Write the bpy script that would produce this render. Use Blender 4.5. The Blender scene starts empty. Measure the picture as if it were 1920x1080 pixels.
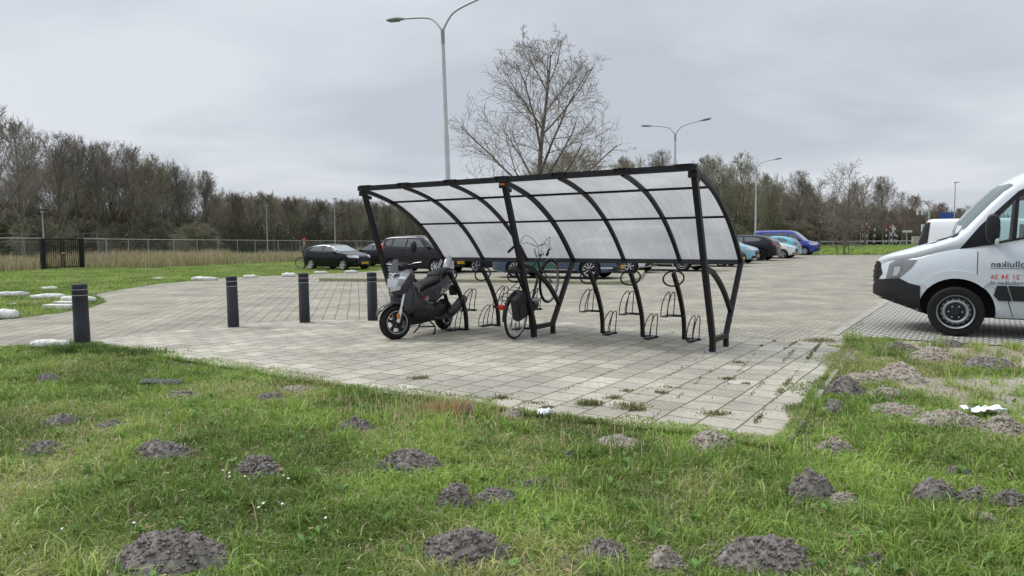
import bpy, bmesh, math, random
import numpy as np
from mathutils import Vector, Matrix
from mathutils.bvhtree import BVHTree
random.seed(7); RNG = np.random.default_rng(7)
PI = math.pi
scene = bpy.context.scene
COL = scene.collection

# ---------------------------------------------------------------- camera geometry
F = 1350.0; EYE = 1.42; PITCH = math.atan((540-449)/F); ROLL = math.radians(0.48)
FWD = np.array([0, math.cos(PITCH), -math.sin(PITCH)])
_r = np.array([1.0, 0, 0]); _u = np.cross(_r, FWD)
RT = _r*math.cos(ROLL) - _u*math.sin(ROLL)
UP = _u*math.cos(ROLL) + _r*math.sin(ROLL)
CAM = np.array([0, 0, EYE])
def sst(a, b, x):
    t = np.clip((np.asarray(x, float)-a)/(b-a), 0, 1); return t*t*(3-2*t)
def terrain(x, y):                                   # macro relief: falls gently away beyond the car park, on the left
    return -(0.24*sst(30, 40, y) + 0.30*sst(45, 95, y))*sst(-3, -9, x)
def ray(px, py):
    return FWD + RT*(px-960)/F + UP*(540-py)/F
def at(px, py, z=0.0):                               # a pixel of the photograph -> a point on the ground (z above it)
    d = ray(px, py); zz = z
    for _ in range(6):
        t = (zz-EYE)/d[2]; p = CAM + d*t
        zz = z + float(terrain(p[0], p[1]))
    return Vector(p)
def at_depth(px, depth):                             # ground point below pixel column px at distance depth
    x = (px-960)/F*depth
    return Vector((x, depth, float(terrain(x, depth))))
def top_z(px, py, depth):
    hor = 449 - (px-960)*math.tan(ROLL)
    return EYE + (hor-py)/F*depth
U = Vector((.8335, -.5525, 0)); V = Vector((.5525, .8335, 0)); Z = Vector((0, 0, 1))

# ---------------------------------------------------------------- object helpers
def tag(o, label=None, cat=None, group=None, kind=None):
    if label: o['label'] = label
    if cat: o['category'] = cat
    if group: o['group'] = group
    if kind: o['kind'] = kind
    return o
def empty(name, loc=(0, 0, 0), rz=0.0, label=None, cat=None, group=None):
    o = bpy.data.objects.new(name, None); COL.objects.link(o)
    o.location = loc; o.rotation_euler = (0, 0, rz); o.empty_display_size = .2
    return tag(o, label, cat, group)
def link(name, me, parent=None):
    o = bpy.data.objects.new(name, me); COL.objects.link(o)
    if parent is not None: o.parent = parent
    return o
def children(o): return [c for c in COL.objects if c.parent == o]
def copy_tree(o, parent=None):
    kids = list(o.children)
    c = o.copy(); COL.objects.link(c)
    if parent is not None: c.parent = parent
    for k in kids: copy_tree(k, c)
    return c

class MB:
    def __init__(s): s.v = []; s.f = []; s.m = []
    def add(s, vs, fs, mi=0):
        b = len(s.v); s.v.extend([tuple(v) for v in vs])
        s.f.extend([tuple(i+b for i in f) for f in fs]); s.m.extend([mi]*len(fs)); return s
    def box(s, c, size, rot=None, mi=0, bev=0.0):
        hx, hy, hz = size[0]/2, size[1]/2, size[2]/2
        R = rot if rot is not None else Matrix.Identity(3)
        c = Vector(c)
        if bev <= 0:
            vs = [c + R @ Vector((x*hx, y*hy, z*hz)) for x in (-1, 1) for y in (-1, 1) for z in (-1, 1)]
            return s.add(vs, [(0, 1, 3, 2), (4, 6, 7, 5), (0, 4, 5, 1), (2, 3, 7, 6), (0, 2, 6, 4), (1, 5, 7, 3)], mi)
        bm = bmesh.new(); bmesh.ops.create_cube(bm, size=1)
        for v in bm.verts: v.co = Vector((v.co.x*size[0], v.co.y*size[1], v.co.z*size[2]))
        bmesh.ops.bevel(bm, geom=list(bm.edges), offset=min(bev, .45*min(size)), segments=2, profile=.7, affect='EDGES')
        s.frombm(bm, Matrix.Translation(c) @ R.to_4x4(), mi); bm.free(); return s
    def frombm(s, bm, M=None, mi=0):
        bm.verts.index_update()
        s.add([(M @ v.co if M else v.co.copy()) for v in bm.verts], [[v.index for v in f.verts] for f in bm.faces], mi)
    def tube(s, pts, r, n=8, caps=True, mi=0, flat=None, closed=False):
        pts = [Vector(p) for p in pts]; k = len(pts)
        rs = [r]*k if isinstance(r, (int, float)) else list(r)
        vs = []; prev = None
        for i, p in enumerate(pts):
            if closed: t = pts[(i+1) % k]-pts[i-1]
            else: t = pts[min(i+1, k-1)]-pts[max(i-1, 0)]
            if t.length < 1e-9: t = Vector((0, 0, 1))
            t.normalize()
            if prev is None:
                a = Vector((0, 0, 1)) if abs(t.z) < .9 else Vector((1, 0, 0))
                if flat is not None and abs(Vector(flat).dot(t)) < .95: a = Vector(flat)
                elif flat is not None: a = Vector((1, 0, 0))
                x = (a - t*a.dot(t)).normalized()
            else:
                x = (prev - t*prev.dot(t))
                x = x.normalized() if x.length > 1e-6 else prev
            prev = x; y = t.cross(x)
            for j in range(n):
                an = 2*PI*j/n + (PI/n)
                vs.append(p + (x*math.cos(an) + y*math.sin(an))*rs[i])
        fs = []
        for i in range(k if closed else k-1):
            a = i*n; b = ((i+1) % k)*n
            for j in range(n):
                fs.append((a+j, a+(j+1) % n, b+(j+1) % n, b+j))
        if caps and not closed:
            fs.append(tuple(range(n-1, -1, -1))); fs.append(tuple(range((k-1)*n, k*n)))
        return s.add(vs, fs, mi)
    def sq(s, pts, w, mi=0, ref=(0, 0, 1)):          # square section bar along a path, section w wide
        return s.tube(pts, w*.7071, 4, True, mi, flat=ref)
    def lathe(s, prof, seg=24, M=None, mi=0, a0=0, a1=2*PI):  # prof: (radius, height) about local Z
        vs = []; fs = []; full = abs(a1-a0-2*PI) < 1e-6
        cnt = seg if full else seg+1
        for i in range(cnt):
            an = a0+(a1-a0)*i/seg
            for r, h in prof:
                q = Vector((r*math.cos(an), r*math.sin(an), h)); vs.append(M @ q if M else q)
        k = len(prof)
        for i in range(seg):
            a = i*k; b = ((i+1) % cnt)*k
            for j in range(k-1): fs.append((a+j, b+j, b+j+1, a+j+1))
        return s.add(vs, fs, mi)
    def loft(s, rings, mi=0, caps=True):
        n = len(rings[0]); vs = [p for r in rings for p in r]; fs = []
        for i in range(len(rings)-1):
            for j in range(n):
                fs.append((i*n+j, i*n+(j+1) % n, (i+1)*n+(j+1) % n, (i+1)*n+j))
        if caps:
            fs.append(tuple(range(n-1, -1, -1))); fs.append(tuple(range((len(rings)-1)*n, len(rings)*n)))
        return s.add(vs, fs, mi)
    def mesh(s, name, mats, smooth=True, angle=35):
        me = bpy.data.meshes.new(name); me.from_pydata(s.v, [], s.f)
        for m in (mats if isinstance(mats, (list, tuple)) else [mats]): me.materials.append(m)
        if len(set(s.m)) > 1: me.polygons.foreach_set('material_index', s.m)
        bm = bmesh.new(); bm.from_mesh(me); bmesh.ops.recalc_face_normals(bm, faces=bm.faces); bm.to_mesh(me); bm.free()
        if smooth:
            me.polygons.foreach_set('use_smooth', [True]*len(me.polygons))
            if angle: me.set_sharp_from_angle(angle=math.radians(angle))
        me.update(); return me
    def build(s, name, mats, parent=None, smooth=True, angle=35):
        return link(name, s.mesh(name, mats, smooth, angle), parent)

def xyz_ring(x, z0, z1, w, n=20, e=2.6, y0=0):     # superellipse ring in the y-z plane
    zc, h = (z0+z1)/2, (z1-z0)/2; out = []
    for i in range(n):
        a = 2*PI*i/n; c, q = math.cos(a), math.sin(a)
        out.append(Vector((x, y0 + w*math.copysign(abs(c)**(2/e), c), zc + h*math.copysign(abs(q)**(2/e), q))))
    return out

def npmesh(name, v, f_tri=None, f_quad=None, colors=None, mat=None, smooth=False):
    me = bpy.data.meshes.new(name)
    nt = 0 if f_tri is None else len(f_tri); nq = 0 if f_quad is None else len(f_quad)
    me.vertices.add(len(v)); me.vertices.foreach_set('co', np.asarray(v, np.float32).ravel())
    me.loops.add(nt*3+nq*4); me.polygons.add(nt+nq)
    idx = []; st = []
    if nq: idx.append(np.asarray(f_quad).ravel()); st.append(np.arange(nq)*4)
    if nt: idx.append(np.asarray(f_tri).ravel()); st.append(nq*4+np.arange(nt)*3)
    me.loops.foreach_set('vertex_index', np.concatenate(idx).astype(np.int32))
    me.polygons.foreach_set('loop_start', np.concatenate(st).astype(np.int32))
    if smooth: me.polygons.foreach_set('use_smooth', np.ones(nt+nq, bool))
    me.update(calc_edges=True)
    if colors is not None:
        at_ = me.color_attributes.new('col', 'FLOAT_COLOR', 'POINT')
        c = np.ones((len(v), 4), np.float32); c[:, :3] = colors; at_.data.foreach_set('color', c.ravel())
    if mat: me.materials.append(mat)
    return me

# vectorised value noise
_PERM = RNG.random((256, 256))
def vnoise(x, y, s=1.0):
    x = np.asarray(x, float)/s + 1000; y = np.asarray(y, float)/s + 1000
    xi = np.floor(x).astype(int); yi = np.floor(y).astype(int); fx = x-xi; fy = y-yi
    fx = fx*fx*(3-2*fx); fy = fy*fy*(3-2*fy)
    g = lambda a, b: _PERM[a % 256, b % 256]
    return (g(xi, yi)*(1-fx)+g(xi+1, yi)*fx)*(1-fy) + (g(xi, yi+1)*(1-fx)+g(xi+1, yi+1)*fx)*fy
def fbm(x, y, s=1.0, o=4):
    t = 0; a = .5
    for k in range(o): t = t + a*vnoise(x+17*k, y-9*k, s/2**k); a *= .5
    return t
def inside(poly, x, y):
    poly = np.asarray([(p[0], p[1]) for p in poly]); r = np.zeros(len(x), bool); j = len(poly)-1
    for i in range(len(poly)):
        xi, yi = poly[i]; xj, yj = poly[j]
        c = ((yi > y) != (yj > y)) & (x < (xj-xi)*(y-yi)/(yj-yi+1e-12)+xi)
        r ^= c; j = i
    return r

# ---------------------------------------------------------------- materials
def nt(m): m.use_nodes = True; return m.node_tree.nodes, m.node_tree.links
def mat(name, col, rough=.5, metal=0., coat=0., var=.0, vscale=6., bump=0., bscale=40., spec=.5, trans=0.):
    m = bpy.data.materials.new(name); N, L = nt(m); b = N['Principled BSDF']
    b.inputs['Base Color'].default_value = (*col, 1); b.inputs['Roughness'].default_value = rough
    b.inputs['Metallic'].default_value = metal; b.inputs['Coat Weight'].default_value = coat
    b.inputs['Coat Roughness'].default_value = .04; b.inputs['Specular IOR Level'].default_value = spec
    if trans: b.inputs['Transmission Weight'].default_value = trans
    tc = N.new('ShaderNodeTexCoord')
    if var:
        n = N.new('ShaderNodeTexNoise'); n.inputs['Scale'].default_value = vscale; n.inputs['Detail'].default_value = 6
        L.new(tc.outputs['Object'], n.inputs['Vector'])
        r = N.new('ShaderNodeMapRange'); r.inputs[1].default_value = .3; r.inputs[2].default_value = .7
        r.inputs[3].default_value = 1-var; r.inputs[4].default_value = 1+var; L.new(n.outputs['Fac'], r.inputs[0])
        mx = N.new('ShaderNodeVectorMath'); mx.operation = 'SCALE'; mx.inputs[0].default_value = col
        L.new(r.outputs[0], mx.inputs['Scale']); L.new(mx.outputs[0], b.inputs['Base Color'])
        r2 = N.new('ShaderNodeMapRange'); r2.inputs[3].default_value = rough*.85; r2.inputs[4].default_value = min(1, rough*1.2)
        L.new(n.outputs['Fac'], r2.inputs[0]); L.new(r2.outputs[0], b.inputs['Roughness'])
    if bump:
        n2 = N.new('ShaderNodeTexNoise'); n2.inputs['Scale'].default_value = bscale; n2.inputs['Detail'].default_value = 5
        L.new(tc.outputs['Object'], n2.inputs['Vector'])
        bp = N.new('ShaderNodeBump'); bp.inputs['Strength'].default_value = bump; bp.inputs['Distance'].default_value = .02
        L.new(n2.outputs['Fac'], bp.inputs['Height']); L.new(bp.outputs[0], b.inputs['Normal'])
    return m
def attr_mat(name, rough=.6, transl=.25):
    m = bpy.data.materials.new(name); N, L = nt(m); b = N['Principled BSDF']
    a = N.new('ShaderNodeAttribute'); a.attribute_name = 'col'
    L.new(a.outputs['Color'], b.inputs['Base Color']); b.inputs['Roughness'].default_value = rough
    b.inputs['Specular IOR Level'].default_value = .3
    if transl:
        t = N.new('ShaderNodeBsdfTranslucent'); L.new(a.outputs['Color'], t.inputs['Color'])
        mx = N.new('ShaderNodeMixShader'); mx.inputs[0].default_value = transl
        L.new(b.outputs[0], mx.inputs[1]); L.new(t.outputs[0], mx.inputs[2])
        L.new(mx.outputs[0], N['Material Output'].inputs['Surface'])
    return m
def brick_mat(name, c1, c2, cm, bw, bh, mortar, rotz, offset=.5, dirt=(.2, .2, .14), moss=.25, stain=.35, bump=.5):
    m = bpy.data.materials.new(name); N, L = nt(m); b = N['Principled BSDF']; b.inputs['Roughness'].default_value = .85
    b.inputs['Specular IOR Level'].default_value = .25
    tc = N.new('ShaderNodeTexCoord'); mp = N.new('ShaderNodeMapping'); mp.inputs['Rotation'].default_value = (0, 0, rotz)
    L.new(tc.outputs['Object'], mp.inputs['Vector'])
    # slight irregularity of the laid stones
    wn = N.new('ShaderNodeTexNoise'); wn.inputs['Scale'].default_value = 1.3; wn.inputs['Detail'].default_value = 3
    L.new(mp.outputs[0], wn.inputs['Vector'])
    ws = N.new('ShaderNodeVectorMath'); ws.operation = 'MULTIPLY_ADD'; ws.inputs[1].default_value = (.05, .05, 0); ws.inputs[2].default_value = (0, 0, 0)
    L.new(wn.outputs['Color'], ws.inputs[0])
    wa = N.new('ShaderNodeVectorMath'); wa.operation = 'ADD'; L.new(mp.outputs[0], wa.inputs[0]); L.new(ws.outputs[0], wa.inputs[1])
    br = N.new('ShaderNodeTexBrick'); br.offset = offset; br.squash = 1
    br.inputs['Color1'].default_value = (*c1, 1); br.inputs['Color2'].default_value = (*c2, 1); br.inputs['Mortar'].default_value = (*cm, 1)
    br.inputs['Scale'].default_value = 1; br.inputs['Mortar Size'].default_value = mortar; br.inputs['Mortar Smooth'].default_value = .3
    br.inputs['Brick Width'].default_value = bw; br.inputs['Row Height'].default_value = bh; br.inputs['Bias'].default_value = 0
    L.new(wa.outputs[0], br.inputs['Vector'])
    n1 = N.new('ShaderNodeTexNoise'); n1.inputs['Scale'].default_value = .8; n1.inputs['Detail'].default_value = 9; n1.inputs['Roughness'].default_value = .65
    L.new(tc.outputs['Object'], n1.inputs['Vector'])
    r1 = N.new('ShaderNodeMapRange'); r1.inputs[1].default_value = .35; r1.inputs[2].default_value = .68; r1.inputs[3].default_value = 1-stain; r1.inputs[4].default_value = 1+stain*.45
    L.new(n1.outputs['Fac'], r1.inputs[0])
    n2 = N.new('ShaderNodeTexNoise'); n2.inputs['Scale'].default_value = 28; n2.inputs['Detail'].default_value = 6; n2.inputs['Roughness'].default_value = .7
    L.new(tc.outputs['Object'], n2.inputs['Vector'])
    r2 = N.new('ShaderNodeMapRange'); r2.inputs[1].default_value = .3; r2.inputs[2].default_value = .7; r2.inputs[3].default_value = .72; r2.inputs[4].default_value = 1.2
    L.new(n2.outputs['Fac'], r2.inputs[0])
    mu = N.new('ShaderNodeMath'); mu.operation = 'MULTIPLY'; L.new(r1.outputs[0], mu.inputs[0]); L.new(r2.outputs[0], mu.inputs[1])
    sc = N.new('ShaderNodeVectorMath'); sc.operation = 'SCALE'; L.new(br.outputs['Color'], sc.inputs[0]); L.new(mu.outputs[0], sc.inputs['Scale'])
    # moss and dirt in patches
    n3 = N.new('ShaderNodeTexNoise'); n3.inputs['Scale'].default_value = .9; n3.inputs['Detail'].default_value = 8; n3.inputs['Roughness'].default_value = .75
    mp3 = N.new('ShaderNodeMapping'); mp3.inputs['Location'].default_value = (13, 5, 3); L.new(tc.outputs['Object'], mp3.inputs['Vector']); L.new(mp3.outputs[0], n3.inputs['Vector'])
    r3 = N.new('ShaderNodeMapRange'); r3.inputs[1].default_value = .52; r3.inputs[2].default_value = .75; r3.inputs[3].default_value = 0; r3.inputs[4].default_value = moss
    L.new(n3.outputs['Fac'], r3.inputs[0])
    mx = N.new('ShaderNodeMix'); mx.data_type = 'RGBA'; L.new(r3.outputs[0], mx.inputs[0]); L.new(sc.outputs[0], mx.inputs[6]); mx.inputs[7].default_value = (*dirt, 1)
    L.new(mx.outputs[2], b.inputs['Base Color'])
    ad = N.new('ShaderNodeMath'); ad.operation = 'MULTIPLY_ADD'; ad.inputs[1].default_value = .25
    L.new(n2.outputs['Fac'], ad.inputs[0])
    iv = N.new('ShaderNodeMath'); iv.operation = 'SUBTRACT'; iv.inputs[0].default_value = 1; L.new(br.outputs['Fac'], iv.inputs[1]); L.new(iv.outputs[0], ad.inputs[2])
    bp = N.new('ShaderNodeBump'); bp.inputs['Strength'].default_value = bump; bp.inputs['Distance'].default_value = .008
    L.new(ad.outputs[0], bp.inputs['Height']); L.new(bp.outputs[0], b.inputs['Normal'])
    return m
M = {}
M['black'] = mat('black powder coat', (.007, .007, .009), .45, var=.2, vscale=5, bump=.05, bscale=120, spec=.3)
M['black_rough'] = mat('black plastic', (.014, .014, .016), .6, var=.2, vscale=9, bump=.08, bscale=90, spec=.3)
M['bollard'] = mat('bollard plastic', (.018, .019, .024), .6, spec=.35, var=.25, vscale=7, bump=.12, bscale=60)
M['rubber'] = mat('tyre rubber', (.012, .012, .013), .75, spec=.25, var=.25, vscale=15)
M['alloy'] = mat('alloy', (.62, .63, .65), .32, metal=.7, var=.12, vscale=20)
M['steel'] = mat('galvanised steel', (.34, .35, .36), .5, metal=.5, var=.15, vscale=8)
M['lampgrey'] = mat('lamp post grey', (.40, .41, .41), .5, metal=.3, var=.12, vscale=3)
M['lamphead'] = mat('lamp head grey', (.22, .24, .24), .5, var=.1)
M['chrome'] = mat('chrome', (.75, .75, .76), .15, metal=1)
M['white'] = mat('white paint', (.54, .54, .50), .7, var=.3, vscale=11, bump=.35, bscale=25)
M['concrete'] = mat('concrete', (.38, .37, .34), .85, var=.25, vscale=7, bump=.3, bscale=30)
M['glass'] = mat('dark car glass', (.045, .058, .058), .05, coat=.5, spec=1.)
M['glasslt'] = mat('windscreen glass', (.12, .155, .165), .05, coat=.6, spec=1.)
M['darkin'] = mat('dark wheel arch', (.008, .008, .009), .9)
M['plate'] = mat('yellow plate', (.75, .42, .02), .5)
M['ink'] = mat('dark ink', (.015, .015, .02), .6)
M['lens'] = mat('clear lamp lens', (.55, .57, .6), .12, metal=.35, spec=.7)
M['lensdk'] = mat('smoked lamp lens', (.16, .17, .18), .12, metal=.3, spec=.7)
M['red'] = mat('red lens', (.35, .015, .012), .2)
M['orange'] = mat('orange lens', (.6, .17, .02), .3)
M['litter'] = mat('white litter', (.78, .8, .82), .5, bump=.4, bscale=20)
M['soil'] = None
M['greenpanel'] = mat('green door panel', (.012, .11, .07), .35)
M['skin'] = mat('skin', (.45, .27, .2), .6)
M['jacket'] = mat('green jacket', (.05, .06, .03), .8, var=.2)
M['trousers'] = mat('dark trousers', (.03, .03, .035), .8)
M['cap'] = mat('red cap', (.5, .03, .03), .7)
def paint(name, col, metal=0.):
    dark = max(col) < .05
    return mat(name, col, .25, metal=0 if dark else metal, coat=.3 if dark else .8, var=.03, vscale=2, spec=.15 if dark else .5)

def soil_mat(name, c1, c2):
    m = bpy.data.materials.new(name); N, L = nt(m); b = N['Principled BSDF']; b.inputs['Roughness'].default_value = .95
    b.inputs['Specular IOR Level'].default_value = .1
    tc = N.new('ShaderNodeTexCoord'); n = N.new('ShaderNodeTexNoise'); n.inputs['Scale'].default_value = 30; n.inputs['Detail'].default_value = 9; n.inputs['Roughness'].default_value = .82
    L.new(tc.outputs['Object'], n.inputs['Vector'])
    cr = N.new('ShaderNodeValToRGB'); cr.color_ramp.elements[0].position = .36; cr.color_ramp.elements[1].position = .66
    cr.color_ramp.elements[0].color = (*c1, 1); cr.color_ramp.elements[1].color = (*c2, 1)
    L.new(n.outputs['Fac'], cr.inputs[0]); L.new(cr.outputs[0], b.inputs['Base Color'])
    bp = N.new('ShaderNodeBump'); bp.inputs['Strength'].default_value = .8; bp.inputs['Distance'].default_value = .02
    L.new(n.outputs['Fac'], bp.inputs['Height']); L.new(bp.outputs[0], b.inputs['Normal'])
    return m
M['soil'] = soil_mat('dark mole soil', (.10, .086, .076), (.37, .335, .305))
M['sand'] = soil_mat('dry sandy soil', (.22, .195, .16), (.55, .49, .41))
M['ground'] = soil_mat('lawn soil', (.05, .058, .022), (.13, .125, .06))
M['bark'] = soil_mat('bark', (.07, .062, .05), (.19, .17, .135))
M['barkgreen'] = soil_mat('mossy bark', (.08, .08, .046), (.19, .185, .11))
M['twig'] = mat('twigs', (.215, .188, .158), .9, var=.3, vscale=.5)
M['twigolive'] = mat('olive twigs', (.24, .222, .152), .9, var=.3, vscale=.5)
M['twigred'] = mat('reddish twigs', (.22, .172, .145), .9, var=.3, vscale=.5)
M['grass'] = attr_mat('grass blades', .55, .3)
M['drygrass'] = attr_mat('dry stalks', .8, .2)
M['leaf'] = attr_mat('leaves', .6, .25)
# ---------------------------------------------------------------- world, sun, camera
world = bpy.data.worlds.new('World'); scene.world = world; world.use_nodes = True
N, L = world.node_tree.nodes, world.node_tree.links
SUN_EL, SUN_AZ = math.radians(48), math.radians(-70)      # azimuth from +Y, clockwise
bg1 = N['Background']; sky = N.new('ShaderNodeTexSky'); sky.sky_type = 'NISHITA'; sky.sun_disc = False
sky.sun_elevation = SUN_EL; sky.sun_rotation = SUN_AZ; sky.dust_density = 3
L.new(sky.outputs[0], bg1.inputs['Color']); bg1.inputs['Strength'].default_value = .07
tc = N.new('ShaderNodeTexCoord'); sx = N.new('ShaderNodeSeparateXYZ'); L.new(tc.outputs['Generated'], sx.inputs[0])
# clouds: direction projected on a layer overhead, so they flatten towards the horizon
zz = N.new('ShaderNodeMath'); zz.operation = 'ADD'; zz.inputs[1].default_value = .16; L.new(sx.outputs['Z'], zz.inputs[0])
dv = N.new('ShaderNodeVectorMath'); dv.operation = 'DIVIDE'; L.new(tc.outputs['Generated'], dv.inputs[0])
cb = N.new('ShaderNodeCombineXYZ'); [L.new(zz.outputs[0], cb.inputs[i]) for i in range(3)]; L.new(cb.outputs[0], dv.inputs[1])
cn = N.new('ShaderNodeTexNoise'); cn.inputs['Scale'].default_value = .75; cn.inputs['Detail'].default_value = 6; cn.inputs['Roughness'].default_value = .5; cn.inputs['Distortion'].default_value = .3
mpc = N.new('ShaderNodeMapping'); mpc.inputs['Location'].default_value = (3.1, 1.7, 0); mpc.inputs['Scale'].default_value = (.8, 1, 0)
L.new(dv.outputs[0], mpc.inputs['Vector']); L.new(mpc.outputs[0], cn.inputs['Vector'])
cr = N.new('ShaderNodeValToRGB'); cr.color_ramp.elements[0].position = .40; cr.color_ramp.elements[1].position = .62
cr.color_ramp.elements[0].color = (.435, .468, .522, 1); cr.color_ramp.elements[1].color = (.585, .614, .658, 1)
L.new(cn.outputs['Fac'], cr.inputs[0])
mr = N.new('ShaderNodeMapRange'); mr.inputs[1].default_value = .30; mr.inputs[2].default_value = 1; mr.inputs[3].default_value = 1; mr.inputs[4].default_value = 3.0
L.new(sx.outputs['Z'], mr.inputs[0])                      # an overcast sky is brightest overhead
bg2 = N.new('ShaderNodeBackground'); L.new(cr.outputs[0], bg2.inputs['Color']); L.new(mr.outputs[0], bg2.inputs['Strength'])
ms = N.new('ShaderNodeMixShader'); ms.inputs[0].default_value = .9; L.new(bg1.outputs[0], ms.inputs[1]); L.new(bg2.outputs[0], ms.inputs[2])
L.new(ms.outputs[0], N['World Output'].inputs['Surface'])

ld = bpy.data.lights.new('sun', 'SUN'); ld.energy = 1.5; ld.angle = math.radians(16); ld.color = (1, .97, .92)
sun = bpy.data.objects.new('sun', ld); COL.objects.link(sun)
sd = Vector((math.sin(SUN_AZ)*math.cos(SUN_EL), math.cos(SUN_AZ)*math.cos(SUN_EL), math.sin(SUN_EL)))
sun.rotation_euler = sd.to_track_quat('Z', 'Y').to_euler(); sun.location = sd*60

cd = bpy.data.cameras.new('camera'); cam = bpy.data.objects.new('camera', cd); COL.objects.link(cam)
cd.sensor_width = 36; cd.lens = 36*F/1920; cd.clip_start = .05; cd.clip_end = 3000
R = Matrix((Vector(RT), Vector(UP), Vector(-FWD))).transposed()
cam.matrix_world = Matrix.Translation(CAM) @ R.to_4x4()
scene.camera = cam
scene.view_settings.view_transform = 'Standard'; scene.view_settings.look = 'None'
scene.view_settings.exposure = .38; scene.view_settings.gamma = 1; scene.view_settings.use_curve_mapping = False
scene.cycles.max_bounces = 8; scene.cycles.transparent_max_bounces = 16; scene.cycles.use_denoising = True
scene.cycles.caustics_reflective = False; scene.cycles.caustics_refractive = False
# ================================================================= SETTING
def poly_px(lst): return [at(x, y) for x, y in lst]
PAD = poly_px([(164, 640), (300, 622), (425, 609), (560, 601.5), (700, 598.5), (900, 599.5), (1060, 605), (1330, 629), (1590, 648),
               (1575, 668), (1540, 712), (1505, 765), (1470, 815), (1440, 836), (1320, 815), (1180, 800), (1000, 778), (860, 757), (700, 735), (560, 712), (430, 690), (300, 668), (215, 652)])
TURF = [at(1580, 629.5), at(1642, 540)]
_t0 = TURF[0]; TURF = [_t0, _t0 + V*7.5, _t0 + V*7.5 + U*14 + V*0, _t0 + U*14 - V*.0]
ROADL = [at(x, y) for x, y in [(700, 508.5), (640, 512), (560, 515), (480, 518.5), (400, 523), (300, 532), (215, 545), (175, 553), (200, 566), (170, 577), (120, 586), (40, 596), (-120, 612)]]
far_l = at_depth(330, 75); 
ROAD = [at(-120, 660), at(20, 648), at(164, 641), at(425, 640), at(1300, 690), at(1590, 655)] + [at(1580, 629.5), TURF[1], TURF[1]+U*14, TURF[1]+U*14+V*30, at(1900, 478.3), at(1640, 478), at(1100, 478.6)] + \
       [Vector((-4.5, 66, 0)), Vector((-6, 48, 0))] + ROADL
def grid_sheet(name, poly, zoff, m, step=1.0, kind='structure', thick=None):
    P2 = [(p[0], p[1]) for p in poly]
    bm = bmesh.new(); vs = [bm.verts.new((x, y, 0)) for x, y in P2]; bm.faces.new(vs)
    xs = [p[0] for p in P2]; ys = [p[1] for p in P2]
    if step:
        for a in np.arange(min(xs)+step, max(xs), step):
            bmesh.ops.bisect_plane(bm, geom=bm.verts[:]+bm.edges[:]+bm.faces[:], plane_co=(a, 0, 0), plane_no=(1, 0, 0))
        for a in np.arange(min(ys)+step, max(ys), step):
            bmesh.ops.bisect_plane(bm, geom=bm.verts[:]+bm.edges[:]+bm.faces[:], plane_co=(0, a, 0), plane_no=(0, 1, 0))
    bmesh.ops.triangulate(bm, faces=bm.faces)
    for v in bm.verts: v.co.z = float(terrain(v.co.x, v.co.y)) + zoff
    bmesh.ops.recalc_face_normals(bm, faces=bm.faces)
    for f in bm.faces:
        if f.normal.z < 0: f.normal_flip()
    me = bpy.data.meshes.new(name); bm.to_mesh(me); bm.free(); me.materials.append(m)
    o = link(name, me); o['kind'] = kind
    return o
UA = math.atan2(U.y, U.x)
M['slab'] = brick_mat('concrete slabs', (.45, .422, .352), (.315, .297, .245), (.11, .10, .06), .3, .3, .0085, -UA+PI/2, .5, (.20, .20, .115), .5, .30, .7)
M['paver'] = brick_mat('grey block paving', (.385, .352, .285), (.285, .265, .218), (.11, .105, .075), .22, .11, .009, -UA, .5, (.21, .21, .13), .4, .34, .6)
M['paver_left'] = M['paver']

# the ground: one tensor grid, fine near the camera, out to the horizon
gx = np.unique(np.concatenate([np.linspace(-900, -60, 22), np.linspace(-60, -9, 35), np.linspace(-9, 11, 150), np.linspace(11, 60, 35), np.linspace(60, 900, 22)]))
gy = np.unique(np.concatenate([np.linspace(-40, 1.5, 14), np.linspace(1.5, 14, 100), np.linspace(14, 110, 70), np.linspace(110, 1500, 25)]))
X, Y = np.meshgrid(gx, gy); xf, yf = X.ravel(), Y.ravel()
hard = inside(PAD, xf, yf) | inside(ROAD, xf, yf) | inside(TURF, xf, yf)
def lawn_z(x, y):
    return terrain(x, y) - .012 +  .045*(fbm(x, y, 1.6, 3)-.45)*(1-sst(12, 18, y)) + .05*sst(6.0, 3.4, y)*0
zf = np.where(hard, terrain(xf, yf)-.014, lawn_z(xf, yf))
nx, ny = len(gx), len(gy)
ii = (np.arange(ny-1)[:, None]*nx + np.arange(nx-1)[None]).ravel()
gq = np.stack([ii, ii+1, ii+1+nx, ii+nx], 1)
def bareness(x, y):                                        # the thin sandy lawn at the right of the slabs
    return np.clip((fbm(x+3, y+70, .8, 4)-.36)*4.5, 0, 1)*sst(2.7, 3.6, x)*sst(5.0, 6.0, y)*(1-sst(11, 13, y))
_b = np.clip(bareness(xf, yf)*1.3, 0, 1)[:, None]; _e = np.clip((fbm(xf+9, yf, .5, 4)-.3)*2, 0, 1)[:, None]
gcol = (np.array([.05, .058, .022])*(1-_e)+np.array([.14, .13, .07])*_e)*(1-_b) + np.array([.33, .295, .235])*_b*(.7+.5*_e)
_far = sst(14, 24, yf)[:, None]; gcol = gcol*(1-_far)+np.array([.10, .135, .04])*_far
M['ground'] = attr_mat('lawn soil', .95, 0)
gme = npmesh('ground', np.stack([xf, yf, zf], 1), None, gq, gcol, M['ground'], True)
go = link('ground', gme); tag(go, kind='structure')
M['paver_left'] = brick_mat('grey block paving turned', (.385, .352, .285), (.285, .265, .218), (.12, .11, .08), .11, .22, .009, -math.atan2(.977, -.21), .5, (.21, .21, .13), .4, .34, .6)
_s0, _s1 = at(760, 655), at(745, 506); _i = [i for i, p in enumerate(ROAD) if (p-ROADL[0]).length < 1e-6][0]
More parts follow.
